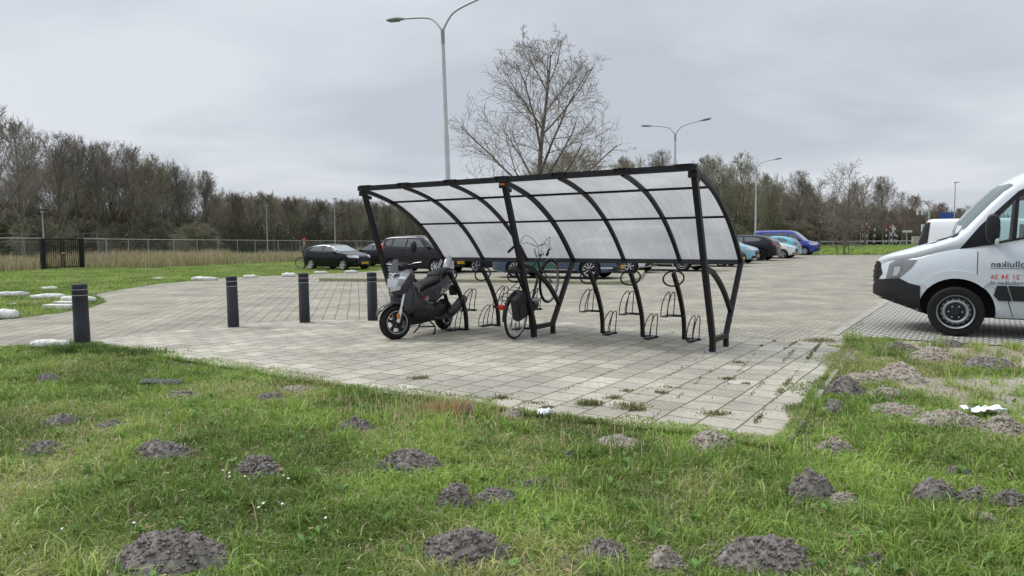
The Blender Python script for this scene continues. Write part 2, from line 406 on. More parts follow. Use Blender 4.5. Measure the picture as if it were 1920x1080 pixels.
grid_sheet('road', ROAD[:4]+[_s0, _s1]+ROADL, 0.0, M['paver_left'], 2.5)
grid_sheet('road', [_s0]+ROAD[4:_i+1]+[_s1], 0.0, M['paver'], 2.5)
grid_sheet('pavement', PAD, .006, M['slab'], 0)

# turf blocks below the van: open-celled concrete grid
def turf_mat():
    m = bpy.data.materials.new('turf block concrete'); N, L = nt(m); b = N['Principled BSDF']; b.inputs['Roughness'].default_value = .9
    tc = N.new('ShaderNodeTexCoord'); mp = N.new('ShaderNodeMapping'); mp.inputs['Rotation'].default_value = (0, 0, -UA); L.new(tc.outputs['Object'], mp.inputs[0])
    br = N.new('ShaderNodeTexBrick'); br.offset = .5
    br.inputs['Color1'].default_value = (.055, .06, .03, 1); br.inputs['Color2'].default_value = (.04, .04, .028, 1); br.inputs['Mortar'].default_value = (.40, .39, .35, 1)
    br.inputs['Scale'].default_value = 1; br.inputs['Mortar Size'].default_value = .024; br.inputs['Mortar Smooth'].default_value = .15
    br.inputs['Brick Width'].default_value = .14; br.inputs['Row Height'].default_value = .11
    L.new(mp.outputs[0], br.inputs['Vector'])
    n = N.new('ShaderNodeTexNoise'); n.inputs['Scale'].default_value = 14; n.inputs['Detail'].default_value = 6; L.new(tc.outputs['Object'], n.inputs[0])
    r = N.new('ShaderNodeMapRange'); r.inputs[3].default_value = .6; r.inputs[4].default_value = 1.35; L.new(n.outputs['Fac'], r.inputs[0])
    s = N.new('ShaderNodeVectorMath'); s.operation = 'SCALE'; L.new(br.outputs['Color'], s.inputs[0]); L.new(r.outputs[0], s.inputs['Scale']); L.new(s.outputs[0], b.inputs['Base Color'])
    bp = N.new('ShaderNodeBump'); bp.inputs['Strength'].default_value = 1; bp.inputs['Distance'].default_value = .03; L.new(br.outputs['Fac'], bp.inputs['Height']); L.new(bp.outputs[0], b.inputs['Normal'])
    return m
grid_sheet('parking_bay', TURF, .004, turf_mat(), 0)
# flush edging band of pale concrete along the turf blocks and the slabs
eb = MB(); a, b_ = TURF[0]-U*.12, TURF[1]-U*.12
eb.box((a+b_)/2 + Z*-.04, ((b_-a).length, .12, .1), Matrix.Rotation(math.atan2(V.y, V.x), 3, 'Z'))
tag(eb.build('edging_strip', mat('grey edging', (.29, .28, .245), .85, var=.3, vscale=6, bump=.3), smooth=False), kind='structure')
eb = MB(); a, b_ = at(1592, 655), at(1462, 832)
for i in range(6):
    p, q = a.lerp(b_, i/6+.003), a.lerp(b_, (i+1)/6-.003); d = q-p
    eb.box((p+q)/2 + Z*(-.035), (d.length, .1, .1), Matrix.Rotation(math.atan2(d.y, d.x), 3, 'Z'), bev=.01)
tag(eb.build('edging_kerb', mat('worn kerb concrete', (.27, .255, .21), .9, var=.35, vscale=5, bump=.4), smooth=False), kind='structure')
# dark flush edging curve at the back of the slabs
pth = poly_px([(166, 638.5), (300, 620.5), (425, 607.5), (560, 600), (700, 597), (900, 598), (1060, 603.5), (1180, 614), (1330, 627)])
eb = MB(); eb.tube([p + Z*-.035 for p in pth], .045, 4, flat=(0, 0, 1))
M['joint'] = mat('dark kerb joint', (.1, .095, .075), .9, var=.3)
tag(eb.build('edge_band', M['joint'], smooth=False), kind='structure')
# raised kerb island in front of the far parking bays
kp = [at(598, 527.5), at(700, 528.5), at(900, 530), at(1060, 532.5), at(1130, 534), at(1170, 533), at(1196, 527), at(1206, 518), at(1210, 508)]
def smooth_path(p, n=6):
    p = [Vector(q) for q in p]; out = []
    for i in range(len(p)-1):
        a, b, c, d = p[max(i-1, 0)], p[i], p[i+1], p[min(i+2, len(p)-1)]
        for k in range(n):
            t = k/n
            out.append(.5*((2*b)+(c-a)*t+(2*a-5*b+4*c-d)*t*t+(3*b-a-3*c+d)*t**3))
    out.append(p[-1]); return out
kp = smooth_path(kp, 5)
kb = MB(); rings = []
for i, p in enumerate(kp):
    t = (kp[min(i+1, len(kp)-1)]-kp[max(i-1, 0)]).normalized(); n_ = Vector((-t.y, t.x, 0))
    rings.append([p+n_*(-.0)-Z*.05, p+Z*.10, p+n_*.03+Z*.13, p+n_*.27+Z*.13, p+n_*.3+Z*.1, p+n_*.3-Z*.05])
kb.loft(rings)
def kerb_mat():
    m = soil_mat('mossy kerb', (.16, .17, .07), (.4, .385, .32)); return m
M['kerb'] = kerb_mat()
tag(kb.build('kerb', M['kerb'], angle=30), kind='structure')
# verge beyond the far end of the car park and the main road with its crossing
vp = [at(1480, 477), at(1950, 477.3), at_depth(2000, 105), at_depth(1480, 105)]
road2 = [at_depth(1380, 112), at_depth(2050, 112), at_depth(2050, 122), at_depth(1380, 122)]
grid_sheet('main_road', road2, .02, mat('asphalt', (.16, .16, .16), .9, var=.15), 0)
# ================================================================= GRASS (stuff)
def blades(name, x, y, z, h, w, lean, cols, m, label=None, kind='stuff', curl=1.0, jitter=.25):
    n = len(x); az = RNG.random(n)*2*PI; la = RNG.random(n)*2*PI
    l = lean*RNG.random(n)
    base = np.stack([x, y, z], 1)
    sd = np.stack([np.cos(az), np.sin(az), np.zeros(n)], 1)*(w/2)[:, None]
    ld_ = np.stack([np.cos(la), np.sin(la), np.zeros(n)], 1)
    mid = base + ld_*(h*l*.35)[:, None]; mid[:, 2] += h*.58
    tip = base + ld_*(h*l*1.0*curl)[:, None]; tip[:, 2] += h*(1-.35*l)
    v = np.stack([base-sd, base+sd, mid+sd*.75, mid-sd*.75, tip], 1).reshape(-1, 3)
    k = np.arange(n)*5
    fq = np.stack([k, k+1, k+2, k+3], 1); ft = np.stack([k+3, k+2, k+4], 1)
    c = np.repeat(cols, 5, 0)
    me = npmesh(name, v, ft, fq, c, m); o = link(name, me); o['kind'] = kind
    return o
def mixc(a, b, t): return np.asarray(a)[None]*(1-t)[:, None] + np.asarray(b)[None]*t[:, None]
GREEN_D, GREEN_L, GREEN_Y, STRAW = (.120, .190, .034), (.31, .445, .092), (.41, .45, .145), (.54, .46, .28)
def lawn_cols(x, y, n, dry=.18):
    t = np.clip(fbm(x, y, .7, 4)*2.4-.75 + RNG.normal(0, .28, n), 0, 1)
    c = mixc(GREEN_D, GREEN_L, t)
    p = np.clip((fbm(x+40, y+11, 1.0, 4)-.47)*4, 0, 1)*.7
    c = c*(1-p[:, None]) + np.asarray(GREEN_Y)[None]*p[:, None]
    s = RNG.random(n) < (dry*(.35+1.8*p)); c[s] = mixc(STRAW, (.42, .36, .22), RNG.random(s.sum()))
    return c*(.8+.4*RNG.random(n))[:, None]
# molehill footprints keep the grass short / absent: (px, py_base, width px, height px, sandy, label)
HILLS = [
 (75, 712, 46, 14, 0, 'small flat molehill nearest the white kerb stone at the lawn corner'),
 (332, 752, 72, 16, 0, 'low brown molehill just below the flat dark drain cover'),
 (500, 750, 52, 16, 0, 'small molehill in the grass below the left part of the slab edge'),
 (552, 735, 58, 11, 1, 'flattened pale molehill touching the left slab edge'),
 (99, 797, 62, 20, 0, 'low brown molehill, third down along the left edge of the photo'),
 (200, 804, 60, 9, 0, 'barely raised soil patch right of the low brown molehill at left'),
 (68, 850, 68, 25, 0, 'dark crumbly molehill with a grass tuft at the far left, above the big bottom one'),
 (288, 860, 100, 32, 0, 'broad domed dark molehill in the left lawn, between two smaller ones'),
 (473, 890, 86, 34, 0, 'dark lumpy molehill beside the white daisies'),
 (290, 1078, 200, 66, 0, 'largest grey molehill, at the bottom left with a weed on it'),
 (662, 806, 66, 25, 0, 'round dark molehill below the beige horsetail stalks'),
 (758, 888, 120, 36, 0, 'long twin-topped dark molehill in the middle of the lawn'),
 (848, 956, 72, 50, 0, 'tall dark molehill with white stones, left one of a touching pair'),
 (932, 945, 74, 24, 0, 'low dark molehill, right one of a touching pair'),
 (1008, 918, 46, 27, 0, 'small clod heap standing alone right of the touching pair'),
 (862, 1064, 160, 60, 0, 'big rugged molehill at the bottom middle of the photo'),
 (1166, 837, 74, 17, 1, 'flat grey molehill in the grass left of the pale heap on the slab corner'),
 (1142, 1052, 84, 36, 0, 'molehill overgrown by grass, right of the big bottom middle one'),
 (1254, 1066, 60, 40, 1, 'crumbled pale soil patch at the bottom, left of the broad dark hill'),
 (876, 778, 56, 24, 0, 'molehill behind the reddish horsetail clump at the slab edge'),
 (962, 782, 58, 14, 1, 'pale sandy heap on the slab edge beside the white paper scrap'),
 (1076, 858, 30, 13, 0, 'tiny soil heap in open grass below the slabs'),
 (1338, 846, 88, 36, 1, 'pale heap of dry crumbs spilling onto the corner of the slabs'),
 (1536, 938, 88, 56, 0, 'steep dark molehill with a sandy foot at its right'),
 (1590, 948, 60, 24, 1, 'sandy foot heap leaning on the steep dark molehill'),
 (1770, 942, 92, 50, 0, 'high dark molehill, left end of the soil ridge at right'),
 (1846, 942, 72, 30, 0, 'middle heap of the soil ridge at right'),
 (1908, 950, 60, 34, 0, 'outermost right heap of the soil ridge at the photo edge'),
 (1456, 1076, 160, 62, 0, 'broad dark molehill at the bottom right'),
 (1648, 1062, 48, 24, 0, 'small soil heap right of the broad bottom right molehill'),
 (1702, 716, 90, 32, 1, 'pale sandy mound in the right lawn behind a flatter one'),
 (1640, 714, 70, 16, 1, 'thin sandy tongue left of the pale sandy mound'),
 (1675, 745, 62, 16, 1, 'small pale heap below the pale sandy mound'),
 (1592, 738, 64, 34, 0, 'brown heap against the right edge of the slabs'),
 (1572, 772, 50, 22, 0, 'smaller brown heap against the slab edge, below the first'),
 (1700, 778, 104, 18, 1, 'wide flat sand patch left of the white sheet'),
 (1578, 846, 74, 26, 1, 'flat pale heap near the bottom right slab corner'),
 (1765, 676, 84, 26, 1, 'grey sandy molehill in the lawn straight below the van wheel'),
 (1870, 692, 92, 24, 0, 'wide brown molehill below the van sill'),
 (1700, 656, 46, 14, 0, 'small molehill by the turf blocks, left of the van wheel'),
 (1790, 650, 50, 12, 0, 'small molehill by the turf blocks, under the van wheel'),
 (1800, 804, 110, 30, 1, 'wide sandy heap under the white sheet'),
 (1900, 818, 90, 40, 1, 'sandy heap at the photo edge right of the white sheet'),
 (1858, 976, 42, 18, 1, 'small pale crumb heap below the soil ridge at right'),
 (1808, 888, 50, 14, 0, 'low brown streak of soil above the soil ridge at right'),
]
HP = []
for (px, py, w, h, s, lab) in HILLS:
    p = at(px, py); k = F/p.y; W = w/k; Hh = max(.05, h/k*.97)
    HP.append((p.x, p.y + W*.36, W/2*1.1, Hh))
HP = np.array(HP)
def hillmask(x, y, f=.9):
    m = np.zeros(len(x), bool)
    for hx, hy, r, hh in HP:
        m |= (((x-hx)/r)**2 + ((y-hy)/(r*.8))**2) < f**2
    return m
def hard_mask(x, y):
    jx = x + .26*(vnoise(x, y, .4)-.5) + .10*(RNG.random(len(x))-.5); jy = y + .42*(fbm(x+9, y+5, .5, 3)-.40) + .12*(RNG.random(len(x))-.5)
    return inside(PAD, jx, jy) | inside(ROAD, x, y) | inside(TURF, jx, jy)
def scatter(n, y0, y1, power, xm=.78):
    t = RNG.random(n); yy = (y0**power + t*(y1**power-y0**power))**(1/power)
    xx = (RNG.random(n)*2-1)*(yy*xm+.6)
    return xx, yy
# foreground lawn
x, y = scatter(560000, 2.6, 12.5, .9)
keep = ~hard_mask(x, y); x, y = x[keep], y[keep]
keep = ~hillmask(x, y, .88) | (RNG.random(len(x)) < .05); x, y = x[keep], y[keep]
# thin, sandy lawn at the right of the slabs
bare = bareness(x, y)
thin = np.clip((fbm(x-30, y+7, .5, 3)-.48)*5, 0, 1)*.68
keep = RNG.random(len(x)) > np.maximum(bare*.93, thin); x, y = x[keep], y[keep]
n = len(x)
hh = (.020 + .054*fbm(x, y, .6, 3)**1.3*1.25 + .10*np.clip(fbm(x+50, y, .35, 2)-.45, 0, 1))*(.5+.9*RNG.random(n))
hh *= np.where(RNG.random(n) < .03, 1.8, 1.0)
hh *= 1 - .35*sst(7, 11, y)
ww = (.0038 + .0052*RNG.random(n))*(1+ .12*np.clip(y-4, 0, 8))
o = blades('grass', x, y, lawn_z(x, y)-.004, hh, ww, 1.7, lawn_cols(x, y, n, .2), M['grass'])
# longer clumps
cx, cy = scatter(1500, 2.7, 11.5, .9); k = ~(hard_mask(cx, cy) | hillmask(cx, cy, .8)); cx, cy = cx[k], cy[k]
big = RNG.random(len(cx))
xs = np.repeat(cx, 34) + RNG.normal(0, .035, len(cx)*34); ys = np.repeat(cy, 34) + RNG.normal(0, .035, len(cx)*34)
hs = (.06+.10*np.repeat(big, 34))*(.6+.6*RNG.random(len(xs)))
blades('grass_tufts', xs, ys, lawn_z(xs, ys)-.004, hs, .0045+.0045*RNG.random(len(xs)), 1.7, lawn_cols(xs, ys, len(xs), .06)*1.05, M['grass'])
# rank tuft at the foot of the first bollard and along the left slab edge
c0 = [(at(150, 660), .16, 700, .13), (at(250, 664), .3, 900, .09), (at(205, 662), .2, 600, .1), (at(120, 662), .14, 350, .1)]
xs = np.concatenate([p.x+RNG.normal(0, r*.75, k) for p, r, k, h in c0]); ys = np.concatenate([p.y+RNG.normal(0, r*.35, k) for p, r, k, h in c0])
hs = np.concatenate([h*(.5+.8*RNG.random(k)) for p, r, k, h in c0])
blades('grass_fringe', xs, ys, np.zeros(len(xs))-.01, hs, .006+.004*RNG.random(len(xs)), 1.0, mixc((.05, .1, .02), (.12, .2, .045), RNG.random(len(xs))), M['grass'])
# verges on the left: strip by the kerb stones, the field and the tall dry grass at the fence
def px_region(n, poly):
    P = np.array([(q[0], q[1]) for q in poly]); lo, hi = P.min(0), P.max(0)
    x = lo[0]+RNG.random(n)*(hi[0]-lo[0]); y = lo[1]+RNG.random(n)*(hi[1]-lo[1])
    k = inside(poly, x, y); return x[k], y[k]
VL = [at(-160, 606), at(-60, 480)] + [at_depth(-60, 52), at_depth(560, 75), at_depth(720, 60)] + [at(720, 506)]
x, y = px_region(900000, [at(-160, 609), at_depth(-200, 46), at_depth(400, 70), at_depth(760, 62), at(720, 506), at(260, 570), at(120, 606)]); k = ~inside(ROAD, x+.1*(RNG.random(len(x))-.5), y); x, y = x[k], y[k]
k = RNG.random(len(x)) < np.clip(26/y, 0, 1)**1.5*.6; x, y = x[k], y[k]; n = len(x)
blades('verge_grass', x, y, terrain(x, y)-.01, (.05+.08*fbm(x, y, 2.5, 3))*(.6+.8*RNG.random(n)), .010+.012*RNG.random(n), 1.1,
       lawn_cols(x, y, n, .12)*1.05, M['grass'])
# tall dry grass either side of the fence line
FA, FB, FC, FD = at_depth(-140, 44.0), at(80, 505.5), at(156, 502.5), at_depth(760, 92)
def band(a, b, n, off0, off1):
    t = RNG.random(n); d = (b-a); nn = Vector((-d.y, d.x, 0)).normalized(); o_ = off0+(off1-off0)*RNG.random(n)
    return a.x+d.x*t+nn.x*o_, a.y+d.y*t+nn.y*o_
xs, ys = [], []
for a, b_, n, o0, o1 in ((FA, FB, 5000, -2.6, 6), (FB, FC, 1500, .3, 6), (FC, FD, 42000, -3.2, 10), (FC, FD, 14000, -5.5, -1)):
    q = band(a, b_, n, o0, o1); xs.append(q[0]); ys.append(q[1])
x = np.concatenate(xs); y = np.concatenate(ys); n = len(x)
pt = np.clip(fbm(x, y, 3.5, 3)*1.8-.4, 0, 1)
c = mixc((.34, .27, .16), (.52, .44, .29), RNG.random(n)); g = RNG.random(n) < .35*(1-pt)+.12; c[g] = mixc((.13, .16, .05), (.22, .24, .09), RNG.random(g.sum()))
blades('dry_grass', x, y, terrain(x, y)-.02, (.45+.95*pt)*(.6+.7*RNG.random(n)), .016+.018*RNG.random(n), .55, c, M['drygrass'])
# far verge at the right
x, y = px_region(120000, [at(1440, 477.6), at(1960, 477.6), at_depth(2080, 110), at_depth(1380, 110)]); n = len(x)
blades('far_grass', x, y, np.zeros(n)-.02, (.12+.16*fbm(x, y, 4, 3))*(.6+.8*RNG.random(n)), .035+.03*RNG.random(n), 1.0, lawn_cols(x, y, n, .06)*1.15, M['grass'])
# horsetail shoots: beige stalks in drifts
cl = [(at(845, 775), .45, .12, 190), (at(790, 768), .28, .1, 60), (at(930, 800), .6, .2, 130), (at(740, 752), .35, .1, 70), (at(1790, 668), 1.3, .35, 170), (at(1720, 700), 1.2, .4, 60), (at(560, 745), .9, .3, 70), (at(1250, 850), 1.2, .4, 40), (at(950, 850), .9, .3, 50)]
xs = np.concatenate([p.x+RNG.normal(0, a, k) for p, a, b, k in cl]); ys = np.concatenate([p.y+RNG.normal(0, b, k) for p, a, b, k in cl])
k = ~inside(TURF, xs, ys) & ~inside(PAD, xs, ys+.0) ; xs, ys = xs[k], ys[k]; n = len(xs)
blades('horsetail_shoots', xs, ys, lawn_z(xs, ys), .08+.09*RNG.random(n), .007+.003*RNG.random(n), .35, mixc((.46, .36, .2), (.58, .48, .31), RNG.random(n)), M['drygrass'])
p = at(838, 776); n = 120
xs = p.x+RNG.normal(0, .12, n); ys = p.y+RNG.normal(0, .05, n)
blades('horsetail_clump', xs, ys, lawn_z(xs, ys), .1+.1*RNG.random(n), .008+.004*RNG.random(n), .35, mixc((.42, .25, .14), (.52, .36, .21), RNG.random(n)), M['drygrass'])
# weeds in the slab joints: along the v-joints near the right edge, and scattered tufts
xs, ys, hs = [], [], []
def jitter_line(p, q, n, s, h):
    t = RNG.random(n); t = np.where(vnoise(t*9+p.x*7, t*0+p.y, .8) > .42, t, RNG.random(n)*0-9); t = t[t >= 0]; t = t[RNG.random(len(t)) < np.clip((vnoise(t*23+p.y*5, t*0+p.x, 1.0)-.35)*3, .05, .8)]; m_ = len(t)
    xs.append(p.x+(q.x-p.x)*t+RNG.normal(0, s, m_)); ys.append(p.y+(q.y-p.y)*t+RNG.normal(0, s, m_)); hs.append(h*(.4+RNG.random(m_)))
for a, b_, n, h in (((1402, 812), (1538, 645), 1300, .032), ((1362, 790), (1500, 646), 500, .022), ((1478, 806), (1590, 655), 900, .03), ((1218, 790), (1340, 690), 300, .02), ((1290, 800), (1420, 660), 320, .02), ((1165, 760), (1330, 660), 240, .018), ((1425, 650), (1455, 640), 260, .03), ((1470, 655), (1492, 643), 200, .03), ((1055, 735), (1160, 690), 160, .016)):
    jitter_line(at(*a), at(*b_), n, .012, h)
for (px, py, r, k, h) in ((785, 711, .09, 160, .03), (938, 748, .09, 170, .03), (1105, 760, .09, 240, .05), (1180, 764, .12, 220, .035), (1150, 748, .07, 110, .03), (1190, 770, .07, 130, .04), (1175, 735, .05, 80, .025), (1240, 738, .05, 80, .03), (1365, 712, .06, 110, .03), (1385, 681, .06, 90, .025), (1540, 640, .2, 320, .035), (1000, 757, .1, 110, .02), (1026, 766, .05, 70, .03), (1400, 721, .05, 60, .02), (1330, 778, .1, 90, .02), (1255, 728, .1, 80, .02), (1100, 648, .2, 60, .012), (1350, 778, .08, 120, .03), (1500, 770, .1, 220, .05), (575, 606, .08, 80, .03), (1000, 800, .3, 200, .03)):
    p = at(px, py); xs.append(p.x+RNG.normal(0, r*.6, k)); ys.append(p.y+RNG.normal(0, r*.45, k)); hs.append(h*(.5+.9*RNG.random(k)))
x = np.concatenate(xs); y = np.concatenate(ys); h = np.concatenate(hs); n = len(x)
c = mixc((.07, .105, .025), (.17, .18, .06), RNG.random(n)); s = RNG.random(n) < .25; c[s] = (.26, .22, .12)
blades('joint_weeds', x, y, np.full(n, .004), h, .005+.005*RNG.random(n), 1.5, c, M['grass'])
# grass and moss creeping over the front and right edge of the slabs
ed_ = smooth_path([at(x_, y_) for x_, y_ in ((170, 648), (215, 652), (300, 668), (430, 690), (560, 712), (700, 735), (860, 757), (1000, 778), (1180, 800), (1320, 815), (1440, 836), (1470, 815), (1505, 765), (1540, 712), (1575, 668), (1590, 650))], 24)
ea = np.array([(p.x, p.y) for p in ed_]); k = RNG.integers(0, len(ea)-1, 15000); t = RNG.random(15000)[:, None]; q = ea[k]*(1-t)+ea[k+1]*t
tn = ea[k+1]-ea[k]; tn /= np.linalg.norm(tn, axis=1)[:, None]+1e-9; nn = np.stack([-tn[:, 1], tn[:, 0]], 1)
reach = np.clip((fbm(q[:, 0], q[:, 1], .55, 4)-.36)*1.25, 0, .3); off_ = -.05+RNG.random(15000)**1.4*(reach+.05); q = q+nn*off_[:, None]
n = len(q); blades('slab_edge_grass', q[:, 0], q[:, 1], np.full(n, .0), (.025+.045*RNG.random(n))*np.where(off_ > .03, .6, 1), .005+.005*RNG.random(n), 1.6, lawn_cols(q[:, 0], q[:, 1], n, .35), M['grass'])
# broad leaves low in the lawn
cx, cy = scatter(300, 2.7, 6.5, .9); k = ~(hard_mask(cx, cy) | hillmask(cx, cy, .6)); cx, cy = cx[k], cy[k]
vs, fs, cs = [], [], []
for a, b_ in zip(cx, cy):
    for j in range(random.randint(4, 8)):
        an = random.random()*2*PI; ln = random.uniform(.02, .05); w = ln*.33; zt = random.uniform(.012, .05)
        d = Vector((math.cos(an), math.sin(an), 0)); s_ = Vector((-d.y, d.x, 0)); o_ = Vector((a, b_, float(lawn_z(a, b_))+.02))
        q = len(vs); vs += [o_, o_+d*ln*.55+s_*w+Z*zt*.8, o_+d*ln+Z*zt, o_+d*ln*.55-s_*w+Z*zt*.8]; fs.append((q, q+1, q+2, q+3))
        g = random.uniform(.8, 1.25); cs += [(.15*g, .26*g, .065*g)]*4
me = npmesh('broad_leaved_weeds', np.array([tuple(v) for v in vs]), None, np.array(fs), np.array(cs), M['leaf']); link('broad_leaved_weeds', me)['kind'] = 'stuff'
# dead leaves and bits of stalk lying about
cx, cy = scatter(900, 2.7, 9.5, .9); k = ~(hard_mask(cx, cy)); cx, cy = cx[k], cy[k]
vs, fs, cs = [], [], []
for a, b_ in zip(cx, cy):
    an = random.random()*2*PI; ln = random.uniform(.012, .04); w = random.uniform(.003, .012)
    d = Vector((math.cos(an), math.sin(an), random.uniform(-.2, .3))); s_ = Vector((-d.y, d.x, random.uniform(-.4, .4))); o_ = Vector((a, b_, float(lawn_z(a, b_))+random.uniform(.015, .04)))
    q = len(vs); vs += [o_-d*ln, o_+s_*w, o_+d*ln, o_-s_*w]; fs.append((q, q+1, q+2, q+3)); g = random.uniform(.5, 1.2); cs += [(.34*g, .24*g, .14*g)]*4
me = npmesh('fallen_leaves', np.array([tuple(v) for v in vs]), None, np.array(fs), np.array(cs), M['leaf']); link('fallen_leaves', me)['kind'] = 'stuff'

# ================================================================= MOLEHILLS
for (px, py, w, h, sandy, lab), (hx, hy, r, hh) in zip(HILLS, HP):
    vs, cs, fs = [], [], []; na, nr = 84, 30; sd = random.random()*50
    ex = random.uniform(.9, 1.1)
    vs.append((0, 0, 1)); 
    for i in range(1, nr+1):
        q = i/nr
        for j in range(na):
            an = 2*PI*j/na; rr = r*q*(1+.34*(float(vnoise(math.cos(an)*1.6+sd, math.sin(an)*1.6, 1))-.5)*2)
            vs.append((rr*math.cos(an)*ex, rr*.8*math.sin(an), q))
    vv = np.array(vs); q = np.concatenate([[0], vv[1:, 2]])
    prof = np.clip(1-np.clip(q, 0, 1)**2.2, 0, 1)**.9
    n1 = fbm(vv[:, 0]+sd, vv[:, 1]+sd, max(.09, r*.75), 3); n2 = fbm(vv[:, 0]*1+sd*3, vv[:, 1], .045, 3); n3 = vnoise(vv[:, 0]+sd, vv[:, 1]-sd, .024)
    zz_ = hh*prof*(.62+.55*n1) + (.060*(n2-.45) + .046*(n3-.5))*np.clip(1.25-q, 0, 1)*min(1, .45+hh*5)
    vv[:, 2] = zz_ - .012*q
    f3 = [(0, 1+j, 1+(j+1) % na) for j in range(na)]
    f4 = [(1+(i-1)*na+j, 1+i*na+j, 1+i*na+(j+1) % na, 1+(i-1)*na+(j+1) % na) for i in range(1, nr) for j in range(na)]
    # loose crumbs on and round the heap
    extra_v, extra_f = [], []
    nc = int(300+3600*r)
    for _ in range(nc):
        a_ = random.random()*2*PI; qq = random.random()**.55*1.16; x_, y_ = r*qq*math.cos(a_)*ex, r*.8*qq*math.sin(a_)
        z_ = 0.0; j_ = int((a_/(2*PI))*na) % na; i_ = min(nr, max(1, int(qq*nr))); z_ = float(vv[1+(i_-1)*na+j_, 2])*.97 if qq <= 1 else 0.0; x_, y_ = (float(vv[1+(i_-1)*na+j_, 0])+random.uniform(-.012, .012), float(vv[1+(i_-1)*na+j_, 1])+random.uniform(-.012, .012)) if qq <= 1 else (x_, y_); s_ = random.choice((.006, .008, .010, .013, .017))*random.uniform(.8, 1.2)*(1 if r > .15 else .7)
        b = len(vv)+len(extra_v)
        for dx, dy, dz in ((1, 0, 0), (-.5, .9, 0), (-.6, -.8, .1), (0, 0, 1), (.1, .1, -.8)):
            extra_v.append((x_+dx*s_*random.uniform(.6, 1.3), y_+dy*s_*random.uniform(.6, 1.3), z_+dz*s_*random.uniform(.6, 1.1)))
        extra_f += [(b, b+1, b+3), (b+1, b+2, b+3), (b+2, b, b+3), (b, b+4, b+1), (b+1, b+4, b+2), (b+2, b+4, b)]
    V_ = np.concatenate([vv, np.array(extra_v)])
    me = npmesh('molehill', V_, np.array(f3+extra_f), np.array(f4), None, M['sand' if sandy else 'soil'])
    o = link('molehill', me); o.location = (hx, hy, float(lawn_z(hx, hy))); tag(o, lab, 'molehill', 'molehills in the lawn')

# daisies: single flower heads
DA = [(418, 897), (431, 902), (431, 909), (460, 909), (532, 907), (541, 913), (494, 961), (486, 969), (530, 962), (611, 989), (252, 999), (118, 1010)]
for i, (px, py) in enumerate(DA):
    p = at(px, py); p.z = .05; b = MB(); s_ = .009
    b.tube([Vector((0, 0, -.06)), Vector((0, 0, 0))], .0015, 4, mi=2)
    b.lathe([(0, .003), (.0025, .002), (.0025, .0)], 8, mi=1)
    for k in range(11):
        a_ = 2*PI*k/11; d = Vector((math.cos(a_), math.sin(a_), 0)); e = Vector((-d.y, d.x, 0))
        b.add([d*.003-e*.0016, d*.003+e*.0016, d*s_+e*.003+Z*.003, d*s_-e*.003+Z*.003], [(0, 1, 2, 3)])
    o = b.build('daisy', [M['litter'], M['orange'], M['barkgreen']]); o.location = p; o.rotation_euler = (random.uniform(.2, .6), random.uniform(-.3, .3), 0); o.scale = (.72,)*3
    lab = 'small white daisy by the lumpy dark molehill' if i < 6 else ('white daisy in the lawn right of the biggest molehill' if i < 10 else 'white daisy in the lawn at bottom left, above the biggest molehill')
    tag(o, lab, 'daisy', ('daisies by the lumpy molehill' if i < 6 else 'daisies right of the biggest molehill' if i < 10 else 'daisies at bottom left'))
# ================================================================= BICYCLE SHELTER
A0 = Vector((2.48, 8.855, 0)); SH_L = 5.21
shelter = empty('bicycle_shelter', A0, math.atan2(V.y, V.x), 'black steel bicycle shelter with curved milky roof on the slabs', 'bicycle shelter')
# local frame: x = along V (front to rear), y = towards the left end (= -U), z up
def SP(s, t, z): return Vector((s, t, z))
arc = smooth_path([Vector((-.76, 0, 2.19)), Vector((-.42, 0, 2.12)), Vector((-.02, 0, 1.995)), Vector((.32, 0, 1.825)), Vector((.64, 0, 1.615)), Vector((.93, 0, 1.36)), Vector((1.19, 0, 1.08))], 4)
def arc_at(fr):
    Ls = [0]
    for i in range(1, len(arc)): Ls.append(Ls[-1]+(arc[i]-arc[i-1]).length)
    d = fr*Ls[-1]
    for i in range(1, len(arc)):
        if Ls[i] >= d-1e-9:
            k = (d-Ls[i-1])/(Ls[i]-Ls[i-1]); return arc[i-1].lerp(arc[i], k)
    return arc[-1]
for t in (0, SH_L/2, SH_L):
    T = Vector((0, t, 0))
    b = MB(); b.sq([T+Vector((0, 0, .0)), T+Vector((0, 0, .17)), T+Vector((-.36, 0, 1.15)), T+Vector((-.73, 0, 2.19))], .066); fp = b.build('front_post', M['black'], shelter, angle=30)
    b = MB(); b.box(T+Vector((0, 0, .006)), (.2, .2, .012)); 
    for sx_ in (-1, 1):
        for sy_ in (-1, 1): b.lathe([(.013, 0), (.013, .018), (0, .02)], 6, Matrix.Translation(T+Vector((sx_*.075, sy_*.075, .01))))
    b.build('base_plate', M['steel'], shelter, False)
    b = MB(); b.sq([T+Vector((.545, 0, 0)), T+Vector((.545, 0, .17)), T+Vector((.86, 0, .62)), T+Vector((1.19, 0, 1.1))], .06); b.build('rear_post', M['black'], shelter, angle=30)
    b = MB(); b.sq([T+Vector((.04, 0, .155)), T+Vector((.51, 0, .155))], .062); b.build('base_beam', M['black'], shelter, False)
    br = smooth_path([T+Vector((-.33, 0, 1.06)), T+Vector((.0, 0, .985)), T+Vector((.38, 0, .77)), T+Vector((.63, 0, .55)), T+Vector((.74, 0, .44))], 4)
    b = MB(); b.sq(br, .052); b.build('brace', M['black'], shelter, angle=30)
    b = MB(); b.box(T+Vector((-.66, .0, 2.10)), (.18, .04, .045), Matrix.Rotation(.25, 3, 'Y')); b.box(T+Vector((-.735, 0, 2.14)), (.08, .11, .07)); b.build('corner_bracket', M['black'], shelter, False)
